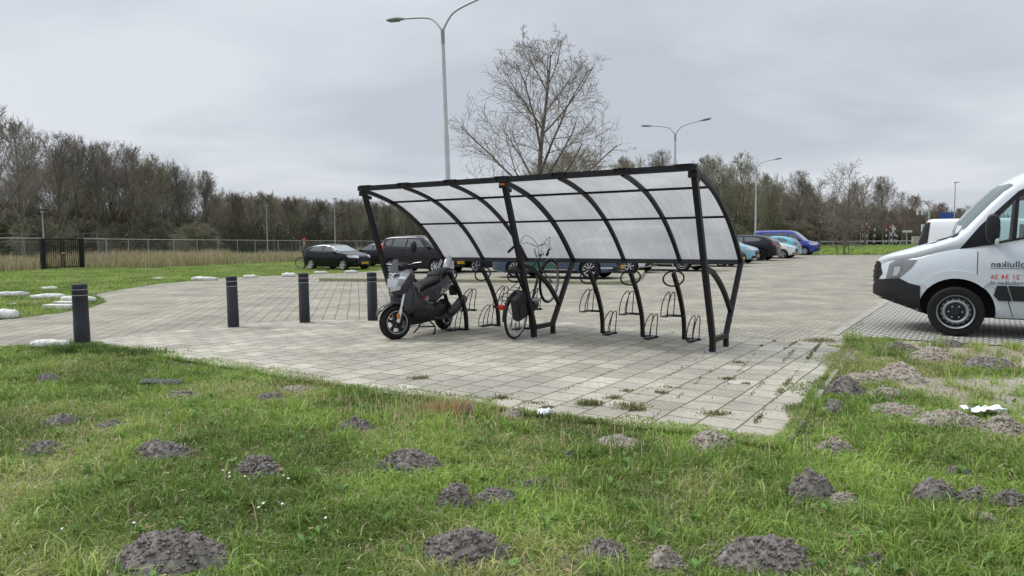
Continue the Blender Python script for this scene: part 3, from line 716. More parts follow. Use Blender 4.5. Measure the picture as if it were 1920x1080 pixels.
b = MB(); b.box((-.715, SH_L/2, 2.155), (.004, .09, .025)); o = b.build('maker_badge', M['orange'], shelter, False); o.location.x = -.066
for i in range(7):
    T = Vector((0, SH_L*i/6, 0)); b = MB()
    b.sq([T+p for p in arc], .054 if i in (0, 3, 6) else .046); b.build('roof_rib', M['black'], shelter, angle=30)
b = MB(); b.sq([Vector((-.77, -.05, 2.215)), Vector((-.77, SH_L+.05, 2.215))], .072)
b.build('front_rail', M['black'], shelter, False)
for i in range(7):
    b = MB()
    for dy in (-.09, .09):
        if 0 < i < 6: b.lathe([(.016, 0), (.016, .012), (0, .014)], 8, Matrix.Translation((-.815, SH_L*i/6+dy, 2.235)) @ Matrix.Rotation(-PI/2, 4, 'Y'))
    b.box((-.785, SH_L*i/6 + (.1 if i == 0 else -.1 if i == 6 else 0), 2.254), (.075, .2, .010)); b.build('rail_clip', M['black_rough'], shelter, False)
for fr in (.30, .62):
    p = arc_at(fr); b = MB(); b.sq([p+Vector((.012, -.02, .012)), p+Vector((.012, SH_L+.02, .012))], .03); b.build('purlin', M['black'], shelter, False)
b = MB(); b.box((1.2, SH_L/2, 1.085), (.06, SH_L+.06, .066)); b.build('rear_rail', mat('shelter rail grey black', (.03, .031, .035), .4), shelter, False)
def roof_mat():
    m = bpy.data.materials.new('milky twin-wall sheet'); N, L = nt(m); out = N['Material Output']; b = N['Principled BSDF']
    tc = N.new('ShaderNodeTexCoord'); mp = N.new('ShaderNodeMapping'); mp.inputs['Scale'].default_value = (1.2, 34, 1.2); L.new(tc.outputs['Object'], mp.inputs[0])
    n = N.new('ShaderNodeTexNoise'); n.inputs['Scale'].default_value = 1.6; n.inputs['Detail'].default_value = 5; n.inputs['Roughness'].default_value = .65; L.new(mp.outputs[0], n.inputs[0])
    n2 = N.new('ShaderNodeTexNoise'); n2.inputs['Scale'].default_value = 1.5; n2.inputs['Detail'].default_value = 4; L.new(tc.outputs['Object'], n2.inputs[0])
    ml = N.new('ShaderNodeMath'); ml.operation = 'MULTIPLY'; L.new(n.outputs['Fac'], ml.inputs[0]); L.new(n2.outputs['Fac'], ml.inputs[1])
    r = N.new('ShaderNodeMapRange'); r.inputs[1].default_value = .14; r.inputs[2].default_value = .36; r.inputs[3].default_value = .37; r.inputs[4].default_value = .50; L.new(ml.outputs[0], r.inputs[0])
    c = N.new('ShaderNodeCombineColor'); [L.new(r.outputs[0], c.inputs[i]) for i in range(3)]
    t = N.new('ShaderNodeBsdfTranslucent'); L.new(c.outputs[0], t.inputs['Color'])
    tr = N.new('ShaderNodeBsdfTransparent'); tr.inputs['Color'].default_value = (.86, .88, .9, 1)
    L.new(c.outputs[0], b.inputs['Base Color']); b.inputs['Roughness'].default_value = .3
    m1 = N.new('ShaderNodeMixShader'); m1.inputs[0].default_value = .68; L.new(b.outputs[0], m1.inputs[1]); L.new(t.outputs[0], m1.inputs[2])
    m2 = N.new('ShaderNodeMixShader'); m2.inputs[0].default_value = .06; L.new(m1.outputs[0], m2.inputs[1]); L.new(tr.outputs[0], m2.inputs[2])
    L.new(m2.outputs[0], out.inputs['Surface']); return m
M['sheet'] = roof_mat()
for i in range(6):
    y0, y1 = SH_L*i/6+.01, SH_L*(i+1)/6-.01; b = MB(); k = len(arc)
    b.add([p+Vector((.022, y, .03)) for p in arc for y in (y0, y1)], [(2*j, 2*j+1, 2*j+3, 2*j+2) for j in range(k-1)])
    b.build('roof_sheet', M['sheet'], shelter, angle=0)

# ================================================================= BIKE RACKS
RZV = math.atan2(V.y, V.x)
def make_rack(mirror, label):
    # local: x = along V, y = -U side, z up
    r = empty('bike_rack', (0, 0, 0), RZV, label, 'bike rack', 'bike racks under the shelter')
    b = MB(); b.sq(smooth_path([Vector((0, 0, 0)), Vector((-.03, 0, .3)), Vector((-.17, 0, .6)), Vector((-.31, 0, .8)), Vector((-.43, 0, .95))], 4), .05); b.build('post', M['black'], r, angle=30)
    ring = [Vector((-.43+.0+.05*math.cos(a), .145*math.sin(a), .88+.10*math.cos(a))) for a in [2*PI*i/22 for i in range(22)]]
    b = MB(); b.tube(ring, .0125, 6, closed=True); b.build('lock_ring', M['black'], r)
    for (z, sgn, fx) in ((.34, 1, -.07), (.02, -1, .0)):
        sg = sgn*mirror; yc = sg*.17
        b = MB(); b.box((fx, sg*.105, z), (.07, .25, .028), bev=.004); b.box((fx-.12, yc, z+.005), (.3, .09, .014), bev=.003); b.build('arm', M['black'], r, angle=30)
        for dy in (-.045, .045):
            lp = [Vector((fx-.26, yc+dy, z+.01)), Vector((fx-.25, yc+dy, z+.10)), Vector((fx-.17, yc+dy, z+.23)), Vector((fx-.05, yc+dy*.8, z+.315)), Vector((fx+.03, yc+dy*.8, z+.32)), Vector((fx+.05, yc+dy*.8, z+.27)), Vector((fx+.0, yc+dy, z+.12)), Vector((fx-.02, yc+dy, z+.01))]
            b = MB(); b.tube(smooth_path(lp, 4), .0075, 6); b.build('wheel_hoop', M['black'], r)
    return r
for (px, py, mi, lab) in ((1283, 637, 1, 'rightmost black bike rack, next to the right front shelter post'), (1205, 632, 1, 'black bike rack in the middle of the three empty ones at right'), (1130, 625, 1, 'black bike rack just right of the middle shelter frame, left of two more'),
                          (935, 612, -1, 'black bike rack left of the parked bicycle'), (875, 620, -1, 'leftmost black bike rack, right behind the scooter'), (996, 618, -1, 'bike rack holding the front wheel of the parked bicycle')):
    r = make_rack(mi, lab); r.location = at(px, py)

# ================================================================= BOLLARDS
def make_bollard(h, ex):
    o = empty('bollard'); r = .088+ex
    b = MB(); b.lathe([(0, 0), (r*1.03, 0), (r*1.03, h*.36), (r*1.0, h*.365), (r, h*.80), (r*.96, h*.805), (r*.96, h*.815), (r, h*.82), (r, h*.895), (r*.96, h*.90), (r*.96, h*.91), (r, h*.915), (r, h*.975), (r*.93, h*.992), (r*.7, h), (0, h*1.004)], 32); b.build('post', M['bollard'], o, angle=40)
    for z in (.8, .895):
        b = MB(); b.lathe([(r*.962, h*z+h*.005), (r*1.003, h*z+h*.005), (r*1.003, h*z+h*.014), (r*.962, h*z+h*.014)], 32); b.build('reflective_band', M['lampgrey'], o)
    return o
for (px, py, h, lab) in ((154.5, 643, .845, 'dark grey bollard nearest the lawn, leftmost of four'), (438, 613.5, .85, 'second dark bollard from the left on the slab edge'), (571.5, 605, .87, 'third dark bollard from the left, below the black hatchback'), (699, 601, .86, 'dark bollard beside the left shelter post and the scooter')):
    o = make_bollard(h, .012 if px < 200 else 0); o.location = at(px, py); tag(o, lab, 'bollard', 'bollards along the slab edge'); o.rotation_euler = (random.uniform(-.008, .008), random.uniform(-.012, -.004), random.random())

# ================================================================= WHITE KERB STONES, LITTER, DRAIN COVER
ST = [(87, 652, 66, 19, .3, 'rounded white kerb stone at the lawn corner beside the first bollard'), (4, 598, 42, 21, .0, 'white kerb stone cut off by the left photo edge, with a dirty end'), (20, 556, 54, 12, .25, 'long white kerb stone on the left edge behind the dirty one'),
      (90, 544, 30, 9, .0, 'short white kerb stone farthest back on the small left island'), (85, 561, 62, 13, .15, 'white kerb stone with a black streak'), (142, 568, 72, 16, -.1, 'thick white kerb stone partly behind the first bollard'),
      (382, 526, 54, 9, -.1, 'long white kerb stone on the verge left of the second bollard'), (468, 521.5, 27, 8, 0, 'short white kerb stone on the verge right of the second bollard'), (540, 519, 27, 9, 0, 'white kerb stone on the verge just left of the third bollard'),
      (601, 513, 26, 6, 0, 'white kerb stone below the rear wheel of the black hatchback'), (658, 512, 26, 6.5, 0, 'white kerb stone below the front wheel of the black hatchback'), (295, 524, 18, 5, 0, 'small weathered grey kerb stone sunk in the verge')]
for (px, py, w, h, rz, lab) in ST:
    p = at(px, py); k = F/p.y; W = w/k; Hh = min(.28, h/k*1.0); D = max(.2, Hh*1.4); Hh *= .85; b = MB(); rings = []
    for i in range(13):
        t = -1+2*i/12; q = (1-abs(t)**4)**.5; rings.append([Vector((t*W/2, D/2*q*math.cos(a)*(1 if math.sin(a) > 0 else 1.05), max(-.03, (Hh*.45+Hh*.55*max(q, .55)*math.copysign(abs(math.sin(a))**.7, math.sin(a)))*(.82+.36*float(vnoise(t*3+px, a*.8, 1)))))) for a in [2*PI*j/16 for j in range(16)]])
    b.loft(rings); o = b.build('kerb_stone', M['concrete'] if 'grey' in lab else M['white'], angle=50); o.location = p+Vector((0, D*.4, -.01)); o.rotation_euler.z = rz; tag(o, lab, 'kerb stone', 'white kerb stones along the verge')
for i, (px, py, w, rz, lab) in enumerate(((112, 579, 64, -.28, 'flat broken white slab lying in front, nearest the road'), (128, 573, 56, -.3, 'flat broken white slab lying just behind the nearest one'))):
    p = at(px, py); b = MB(); b.box((0, 0, .05), (w/F*p.y, .22, .09), bev=.02); o = b.build('broken_slab', M['white'], angle=50); o.location = p; o.rotation_euler.z = rz; tag(o, lab, 'slab', 'broken white slabs')
def crumple(name, px, py, w, d, h, lab):
    p = at(px, py); k = F/p.y; W = w/k; n = 14; vs = []
    for i in range(n):
        for j in range(n):
            a, b_ = i/(n-1)-.5, j/(n-1)-.5; wob = 1+.35*(float(vnoise(a*3+px, b_*3, .6))-.5)
            vs.append((a*W*wob, b_*d*wob+a*W*.12, h*(.3+1.5*abs(float(vnoise(a*5+px, b_*5+py, .7))-.4))))
    b = MB(); b.add(vs, [(i*n+j, i*n+j+1, (i+1)*n+j+1, (i+1)*n+j) for i in range(n-1) for j in range(n-1)])
    o = b.build(name, M['litter'], angle=25); o.location = p + Z*.012; tag(o, lab, 'litter')
crumple('paper_scrap', 1023, 781, 32, .09, .05, 'crumpled white paper scrap at the front slab edge')
crumple('plastic_sheet', 1845, 776, 78, .17, .05, 'torn white plastic sheet on the sandy patch at right')
crumple('paper_litter', 22, 571, 13, .06, .02, 'tiny white litter in the grass of the left island')
p = at(303, 719); b = MB(); b.box((0, 0, .0), (.40, .18, .04), bev=.012); b.box((.0, 0, .021), (.32, .12, .006), bev=.002)
o = b.build('drain_cover', mat('dark iron', (.028, .03, .033), .6, var=.3), angle=40); o.location = p+Z*.008; o.rotation_euler = (.03, .05, .05); tag(o, 'flat dark drain cover half sunk in the left lawn', 'drain cover')

# ================================================================= LAMP POSTS
UANG = math.atan2(U.y, U.x)
def make_double_lamp():
    o = empty('street_lamp', (0, 0, 0), UANG)
    b = MB(); b.tube([Vector((0, 0, 0)), Vector((0, 0, 1.2)), Vector((0, 0, 1.22)), Vector((0, 0, 4.9)), Vector((0, 0, 4.95)), Vector((0, 0, 7.95))], [.095, .092, .085, .078, .068, .055], 16); b.build('pole', M['lampgrey'], o, angle=40)
    b = MB(); b.tube([Vector((0, 0, 7.8)), Vector((0, 0, 8.25))], .062, 12); b.build('joint', M['lamphead'], o)
    for s in (1, -1):
        b = MB(); b.tube(smooth_path([Vector((0, 0, 8.2)), Vector((s*.16, 0, 8.42)), Vector((s*.40, 0, 8.66)), Vector((s*.72, 0, 8.78)), Vector((s*1.15, 0, 8.86)), Vector((s*1.72, 0, 8.95))], 5), .036, 10); arm = b.build('arm', M['lampgrey'], o)
        rings = []
        for x_, w_, a_, c_ in ((1.6, .045, -.04, .03), (1.72, .07, -.05, .05), (1.85, .11, -.05, .075), (2.05, .125, -.05, .075), (2.25, .10, -.045, .05), (2.36, .05, -.03, .02), (2.39, .01, -.02, .0)):
            rings.append([q + Vector((0, 0, 8.93+(x_-1.6)*.12)) for q in xyz_ring(s*x_, a_, c_, w_, 14, 2.2)])
        b = MB(); b.loft(rings); hd = b.build('lamp_head', M['lamphead'], o)
        b = MB(); b.box((s*2.05, 0, 8.93+.054-.055), (.42, .17, .02), Matrix.Rotation(-s*.12, 3, 'Y'), bev=.008); b.build('lens', M['lensdk'], hd)
    return o
l1 = make_double_lamp(); l1.location = at(847, 532); l1.rotation_euler = (0, math.radians(-1.6), UANG); l1.scale = (1, 1, .985)
tag(l1, 'tall grey double-arm street lamp rising behind the left half of the shelter', 'street lamp', 'double street lamps of the car park')
l2 = copy_tree(l1); l2.location = at_depth(1266, 47); l2.rotation_euler = (0, math.radians(-.3), UANG); tag(l2, 'grey double-arm street lamp above the shelter roof near its right end', 'street lamp')
l3 = copy_tree(l1); l3.location = at_depth(1416, 70); l3.rotation_euler = (0, 0, UANG); tag(l3, 'grey double-arm street lamp standing behind the blue van', 'street lamp')
def make_single_lamp(h):
    o = empty('lamp_mast'); b = MB(); b.tube([Vector((0, 0, 0)), Vector((0, 0, h))], [.09, .05], 8); b.build('pole', M['steel'], o)
    b = MB(); b.box((.12, 0, h), (.6, .22, .1), bev=.03); b.build('lamp_head', M['lamphead'], o); return o
for (px, top, d, lab) in ((503, 386, 95, 'thin pale lamp mast before the far wood, left of the person'), (630, 373, 90, 'thin pale lamp mast before the far wood, above the black hatchback'), (85, 398, 70, 'thin short mast rising behind the black gate'), (1787, 343, 95, 'thin pale mast behind the white vans at right')):
    g = at_depth(px, d); o = make_single_lamp(top_z(px, top, d)-g.z); o.location = g; o.rotation_euler.z = UANG; tag(o, lab, 'lamp mast')

# ================================================================= FENCE AND GATE
def fence(pts, label, tops):
    o = empty('mesh_fence', pts[0], 0, label, 'fence'); b0 = Vector(pts[0])
    seg = []; wires = []
    for (a, za), (c, zc) in zip(list(zip(pts, tops))[:-1], list(zip(pts, tops))[1:]):
        L_ = (c-a).length; n = max(1, round(L_/3))
        for i in range(n): seg.append((a.lerp(c, i/n), a.lerp(c, (i+1)/n), za+(zc-za)*i/n, za+(zc-za)*(i+1)/n))
    rail = MB(); mesh = MB()
    for i, (a, c, za, zc) in enumerate(seg):
        ta, tb = Vector((a.x, a.y, za)), Vector((c.x, c.y, zc))
        b = MB(); b.tube([a-b0-Z*.1, ta-b0], .028, 6); b.build('fence_post', M['steel'], o)
        rail.tube([ta-b0, tb-b0], .022, 5)
        m_ = int((c-a).length/.10)
        for j in range(1, m_):
            p, q = a.lerp(c, j/m_), ta.lerp(tb, j/m_); d = (c-a).normalized()*.0035
            mesh.add([p-d-b0, p+d-b0, q+d-b0, q-d-b0], [(0, 1, 2, 3)])
        for k in range(1, 9):
            p, q = a.lerp(ta, k/9), c.lerp(tb, k/9)
            mesh.add([p-b0, q-b0, q-b0+Z*.005, p-b0+Z*.005], [(0, 1, 2, 3)])
    rail.build('top_rail', mat('pale rail', (.5, .5, .48), .5), o); mesh.build('wire_mesh', M['steel'], o, False)
GL, GR = at(81, 505.5), at(155, 502.5)
pl = [at_depth(-160, 43.2), GL]; fence(pl, 'grey wire mesh fence left of the black gate', [top_z(-160, 446, pl[0].y), top_z(80, 446.5, GL.y)])
pr = [GR, at_depth(280, 57), at_depth(480, 72), at_depth(760, 92)]
fence(pr, 'long grey wire mesh fence right of the gate, running behind the black cars', [top_z(156, 447.5, GR.y), top_z(280, 448.8, 57), top_z(480, 450.4, 72), top_z(760, 452.2, 92)])
gate = empty('field_gate', GL, math.atan2((GR-GL).y, (GR-GL).x), 'black double bar gate in the mesh fence at left', 'gate')
GW = (GR-GL).length; gh = 1.98
for x_ in (0, GW):
    b = MB(); b.box((x_, 0, gh/2), (.2, .2, gh), bev=.01); b.build('gate_post', M['black'], gate, False)
for k in range(2):
    b = MB(); x0 = .14+k*(GW/2-.1); x1 = x0+GW/2-.18
    for z_ in (.12, gh-.06): b.box(((x0+x1)/2, 0, z_), (x1-x0, .06, .06))
    for x_ in (x0+.03, x1-.03): b.box((x_, 0, gh/2+.03), (.07, .05, gh-.14))
    for i in range(1, 8): b.box((x0+(x1-x0)*i/8, 0, gh/2+.03), (.03, .03, gh-.2))
    lf = b.build('gate_leaf', M['black'], gate, False)
b = MB(); b.box((GW/2-.03, -.07, gh*.52), (.2, .05, .09)); b.build('lock', M['steel'], gate, False)
# wire frames beyond the fence (rails of the sports ground)
for (px, d, w, lab) in ((20, 52, 2.6, 'thin steel rail frame beyond the fence, left of the gate'), (172, 52, 1.4, 'thin steel rail frame beyond the fence, right of the gate')):
    g = at_depth(px, d); zt = top_z(px, 437, d)-g.z; b = MB()
    for s in (-1, 1): b.tube([Vector((s*w/2, 0, 0)), Vector((s*w/2*.7, 0, zt))], .018, 5)
    for z_ in (.75, .88, 1): b.tube([Vector((-w/2*.9*1.6, 0, zt*z_-.1)), Vector((0, 0, zt*z_)), Vector((w/2*1.6, 0, zt*z_-.12))], .010, 5)
    o = b.build('rail_frame', M['lamphead']); o.location = g; tag(o, lab, 'rail frame')
# ================================================================= VEHICLES
def lin(pts, x): return float(np.interp(x, [p[0] for p in pts], [p[1] for p in pts]))
def smooth_prof(pts, L, H, win):
    xs = np.linspace(0, 1, 241); zs = np.interp(xs, [p[0] for p in pts], [p[1] for p in pts])
    k = max(1, int(win*240)); pad = np.concatenate([np.full(k, zs[0]), zs, np.full(k, zs[-1])])
    ker = np.hanning(2*k+3)[1:-1]; ker /= ker.sum(); sm = np.convolve(pad, ker, 'same')[k:-k]
    return xs, sm*H
class Body:
    """Lofted car body. x = 0 front bumper .. L rear, in metres; forward is local +X (x is flipped on output)."""
    def __init__(s, L, W, H, top, belt, gc=.2, nF=4.5, nR=6, mid=.5, taper=.26, win=.012, rake=.06, bow=(0, 0, 0, 0, 0)):
        s.L, s.W, s.H, s.gc, s.mid, s.bow = L, W, H, gc, mid, bow
        s.tx, s.tz = smooth_prof(top, L, H, win); s.bx, s.bz = smooth_prof(belt, L, H, .02)
        s.nF, s.nR, s.taper, s.rake = nF, nR, taper, rake
    def top(s, x): return float(np.interp(x/s.L, s.tx, s.tz))
    def belt(s, x): return min(float(np.interp(x/s.L, s.bx, s.bz)), s.top(x)-.03)
    def hw(s, x):
        q = x/s.L*2-1; n = s.nF if q < 0 else s.nR
        return s.W/2*max(0, 1-abs(q)**n)**(1/n*1.15)
    def ring(s, x):
        w, zt, zb, g = s.hw(x), s.top(x), s.belt(x), s.gc
        q = abs(x/s.L*2-1); g = g + .10*max(0, q-.75)/.25*(1)
        zb = max(zb, g+.2); zt = max(zt, zb+.02)
        t = s.taper*(zt-zb)/(.4*s.H); wt = w*(1-t); e = min(.055*s.H, (zt-zb)*.4)
        h = [(0, g), (w*.8, g), (w*.93, g+.03), (w*.985, g+.12), (w*1.0, g+(zb-g)*.45), (w*1.0, g+(zb-g)*.72), (w*.985, zb-.025), (w*.965, zb)]
        for f in (.25, .5, .75): h.append((w*.965+(wt-w*.965)*f + w*.012*math.sin(f*PI), zb+(zt-e-zb)*f))
        h += [(wt, zt-e), (wt*.955, zt-e*.42), (wt*.86, zt-e*.1), (wt*.5, zt+.012), (0, zt+.016)]
        return h
    def xo(s, x, z, y=0.0):
        q = x/s.L; r = s.rake*(z-.35*s.H)
        d = max(0, 1-q/.12)*max(r, -0.02) - max(0, (q-.9)/.1)*max(r, -.02)
        c, a0, a1, a2, a3 = s.bow
        if c: d -= c*max(0, 1-(y/(s.hw(x)+1e-6))**2)*float(sst(a0, a1, x)*(1-sst(a2, a3, x)))
        return s.L*s.mid - (x + d)
    def bmesh(s, mi=0, n=46):
        xs = (1-np.cos(np.linspace(0, PI, n)))/2; xs = .5*xs+.5*np.linspace(0, 1, n)
        xs = np.unique(np.concatenate([xs, [.0008, .003, .008, .016, .984, .992, .997, .9992]]))*s.L
        rings = []
        for x in xs:
            h = s.ring(min(max(x, 1e-4), s.L-1e-4)); pts = [Vector((s.xo(x, z, y), y, z)) for y, z in h]
            pts += [Vector((p.x, -p.y, p.z)) for p in reversed(pts[1:-1])]
            rings.append(pts)
        b = MB(); b.loft(rings, caps=True); return b
def flatgrid(poly, res):
    bm = bmesh.new(); bm.faces.new([bm.verts.new((a, b, 0)) for a, b in poly])
    P2 = np.array(poly); 
    for ax in (0, 1):
        lo, hi = P2[:, ax].min(), P2[:, ax].max(); n = max(1, int((hi-lo)/res[ax]))
        for i in range(1, n):
            c = [0, 0, 0]; c[ax] = lo+(hi-lo)*i/n; no = [0, 0, 0]; no[ax] = 1
            bmesh.ops.bisect_plane(bm, geom=bm.verts[:]+bm.edges[:]+bm.faces[:], plane_co=c, plane_no=no)
    return bm
class Car:
    def __init__(s, name, body, col, label, cat, group=None):
        s.b = body; s.o = empty(name, (0, 0, 0), 0, label, cat, group); s.mb = body.bmesh(); s.cuts = []
        s.bvh = BVHTree.FromPolygons([Vector(v) for v in s.mb.v], s.mb.f); s.paint = col
    def patch(s, name, poly, mode, m, off=.006, res=(.08, .08), parent=None, cz=0, cx=0, label=None, smooth=True):
        bm = flatgrid(poly, res); bad = []
        for v in bm.verts:
            a, c = v.co.x, v.co.y
            if mode == 'left': o_, d = Vector((a, 4, c)), Vector((0, -1, 0))
            elif mode == 'right': o_, d = Vector((a, -4, c)), Vector((0, 1, 0))
            elif mode == 'top': o_, d = Vector((a, c, 5)), Vector((0, 0, -1))
            elif mode == 'front': o_, d = Vector((8, a, c)), Vector((-1, 0, 0))
            elif mode == 'rear': o_, d = Vector((-8, a, c)), Vector((1, 0, 0))
            elif mode == 'nose': o_, d = Vector((cx, 0, c)), Vector((math.cos(a), math.sin(a), 0))   # a: azimuth
            hit = s.bvh.ray_cast(o_, d)
            if hit[0] is None: hit = s.bvh.find_nearest(o_+d*4)
            p, nn = hit[0], hit[1]
            if mode == 'nose':
                if nn.dot(d) < 0: nn = -nn
            elif nn.dot(d) > 0: nn = -nn
            v.co = p + nn*off
        ex = bmesh.ops.extrude_edge_only(bm, edges=[e for e in bm.edges if e.is_boundary])
        bm.normal_update()
        for v in [g for g in ex['geom'] if isinstance(g, bmesh.types.BMVert)]:
            h = s.bvh.find_nearest(v.co); 
            if h[0] is not None: v.co = h[0] - (v.co-h[0])*.3
        b = MB(); b.frombm(bm); bm.free()
        o = b.build(name, m, parent or s.o, smooth, 40)
        if label: o['label'] = label
        return o
    def both(s, name, poly, m, **k):
        s.patch(name, poly, 'left', m, **k); s.patch(name, poly, 'right', m, **k)
    def finish(s, arches, hole=None, depth=.26):
        me = s.mb.mesh('body', [s.paint, M['darkin']], True, 42)
        o = link('body', me, s.o)
        tmp = []
        for (x, z, r, y) in arches:
            b = MB(); Mx = Matrix.Translation((x, y, z)) @ Matrix.Rotation(PI/2, 4, 'X')
            b.lathe([(0, -depth), (r, -depth), (r, depth), (0, depth)], 36, Mx)
            c = link('cut', b.mesh('cut', [M['darkin']], False)); tmp.append(c)
        for (poly, y0, y1) in (hole or []):
            b = MB(); n = len(poly); b.loft([[Vector((px, y0, pz)) for px, pz in poly], [Vector((px, y1, pz)) for px, pz in poly]])
            c = link('cut', b.mesh('cut', [M['darkin']], False)); tmp.append(c)
        for c in tmp:
            md = o.modifiers.new('b', 'BOOLEAN'); md.object = c; md.operation = 'DIFFERENCE'; md.solver = 'EXACT'; md.material_mode = 'TRANSFER'
        dg = bpy.context.evaluated_depsgraph_get(); dg.update()
        nm = bpy.data.meshes.new_from_object(o.evaluated_get(dg)); nm.name = 'body'
        o.modifiers.clear(); o.data = nm
        nm.polygons.foreach_set('use_smooth', [True]*len(nm.polygons)); nm.set_sharp_from_angle(angle=math.radians(42))
        for c in tmp: bpy.data.objects.remove(c)
        s.body = o; return o
def rim_mb(r, style, w=.2):
    b = MB(); rr = r*.66
    b.lathe([(rr*.93, .03), (rr, .055), (rr*1.02, .06), (rr*1.02, -.03)], 32)
    if style == 'steel':
        b.lathe([(rr*.95, .04), (rr*.9, .0), (rr*.82, .004)], 32, mi=1); b.lathe([(rr*.82, .004), (rr*.76, .016), (rr*.68, .038)], 32, mi=2)
        b.lathe([(rr*.68, .038), (rr*.63, .046), (rr*.57, .036), (rr*.53, .02)], 32)
        b.lathe([(rr*.53, .02), (rr*.45, .034), (rr*.26, .036), (rr*.23, .055), (0, .055)], 32, mi=1)
        for k in range(16):
            a = 2*PI*k/16; b.box((rr*.76*math.cos(a), rr*.76*math.sin(a), .018), (rr*.09, rr*.15, .012), Matrix.Rotation(a, 3, 'Z') @ Matrix.Rotation(.45, 3, 'Y'), mi=1)
        for k in range(6):
            a = 2*PI*k/6; b.lathe([(0, .012), (.012, .012), (.013, 0)], 6, Matrix.Translation((rr*.36*math.cos(a), rr*.36*math.sin(a), .034)), mi=0)
    else:
        n, wd = {'five': (5, .36), 'six': (6, .33), 'ten': (10, .17), 'seven': (7, .26)}[style]
        b.lathe([(0, .045), (rr*.2, .045), (rr*.24, .02), (rr*.24, 0)], 20)
        for k in range(n):
            a = 2*PI*k/n; d = Vector((math.cos(a), math.sin(a), 0)); e = Vector((-d.y, d.x, 0))
            for (q0, q1, w0, w1, z0, z1) in ((.15, .97, .5, 1, .04, .05),):
                p = [d*rr*q0-e*rr*wd*.5*w0, d*rr*q0+e*rr*wd*.5*w0, d*rr*q1+e*rr*wd*.5*w1, d*rr*q1-e*rr*wd*.5*w1]
                b.add([v+Z*z for z in (.0, z1) for v in p], [(0, 1, 2, 3), (4, 5, 6, 7), (0, 1, 5, 4), (1, 2, 6, 5), (2, 3, 7, 6), (3, 0, 4, 7)])
    return b
def wheel(parent, x, y, r, style='six', w=.2, rimmat=None):
    sgn = 1 if y > 0 else -1
    rot = Matrix.Rotation(-sgn*PI/2, 4, 'X')
    b = MB(); h = w/2
    b.lathe([(r*.62, -h*.9), (r*.78, -h), (r*.93, -h*.96), (r*.985, -h*.8), (r, -h*.5), (r, h*.5), (r*.985, h*.8), (r*.93, h*.96), (r*.78, h), (r*.68, h*.92), (r*.64, h*.6)], 40, rot)
    b.lathe([(r*.64, h*.3), (0, h*.3)], 24, rot, mi=1)
    o = b.build('wheel', [M['rubber'], M['darkin']], parent); o.location = (x, y, r)
    rb = rim_mb(r, style); rb.v = [tuple(rot @ (Vector(v)+Z*(h*.62))) for v in rb.v]
    rb.build('rim', [rimmat or M['alloy'], M['black_rough'], M['lamphead']], o, angle=30)
    return o
def plate(car, x, z, y=0, rot=0):
    b = MB(); b.box((0, 0, 0), (.015, .52, .11), bev=.004); 
    for i, yy in enumerate((-.19, -.13, -.04, .02, .08, .16, .21)): b.box((.007 if x > 0 else -.007, yy, 0), (.004, .035, .06), mi=1)
    o = b.build('number_plate', [M['plate'], M['ink']], car.o, False); o.location = (x, y, z)

def mirror_part(car, x, y, z, m, sc=1.0):
    for s in (1, -1):
        b = MB(); b.loft([[q for q in xyz_ring(x+dx, z-.075*k*sc, z+.075*k*sc, .10*k*sc, 12, 2.6, s*(y+.1*sc))] for dx, k in ((-.06, .8), (-.02, 1), (.05, .95), (.09, .55))])
        b.tube([Vector((x, s*(y-.06), z-.05)), Vector((x, s*(y+.04), z-.02))], .03, 6); b.build('wing_mirror', m, car.o)
PROF = {
 'hatch': dict(top=[(0, .43), (.012, .52), (.05, .575), (.2, .655), (.275, .695), (.30, .715), (.46, .955), (.52, .99), (.6, 1), (.75, .975), (.86, .915), (.93, .80), (.97, .68), (.99, .6), (1, .42)], belt=[(0, .45), (.1, .57), (.28, .66), (.6, .69), (.9, .74), (1, .6)]),
 'mpv': dict(top=[(0, .40), (.012, .5), (.04, .56), (.15, .645), (.2, .68), (.225, .70), (.38, .945), (.45, .985), (.55, 1), (.82, .985), (.92, .95), (.96, .78), (.985, .6), (1, .4)], belt=[(0, .45), (.08, .56), (.22, .64), (.6, .665), (.93, .69), (1, .5)]),
 'estate': dict(top=[(0, .45), (.012, .55), (.045, .60), (.2, .67), (.29, .705), (.315, .725), (.46, .965), (.53, 1), (.7, .995), (.85, .965), (.93, .91), (.965, .76), (.985, .66), (1, .45)], belt=[(0, .47), (.1, .6), (.3, .68), (.95, .735), (1, .6)]),
 'suv': dict(top=[(0, .42), (.012, .55), (.04, .6), (.2, .665), (.26, .70), (.285, .715), (.42, .955), (.5, 1), (.7, .985), (.84, .93), (.93, .80), (.965, .68), (.985, .6), (1, .4)], belt=[(0, .45), (.1, .6), (.28, .66), (.9, .74), (1, .55)]),
 'small': dict(top=[(0, .40), (.015, .5), (.05, .57), (.17, .66), (.22, .695), (.25, .72), (.42, .955), (.5, 1), (.7, .98), (.84, .9), (.93, .76), (.97, .64), (1, .42)], belt=[(0, .43), (.1, .58), (.25, .665), (.9, .70), (1, .5)]),
 'rearvan': dict(top=[(0, .33), (.01, .42), (.03, .49), (.14, .565), (.18, .59), (.205, .61), (.345, .92), (.39, .975), (.45, 1), (.90, 1), (.925, .985), (.945, .92), (.985, .56), (1, .4)], belt=[(0, .40), (.1, .50), (.2, .555), (.95, .575), (1, .45)]),
 'van': dict(top=[(0, .33), (.01, .42), (.03, .49), (.14, .565), (.18, .59), (.205, .61), (.345, .92), (.39, .975), (.45, 1), (.94, 1), (.98, .96), (.992, .8), (1, .5)], belt=[(0, .40), (.1, .50), (.2, .555), (.95, .575), (1, .5)]),
}
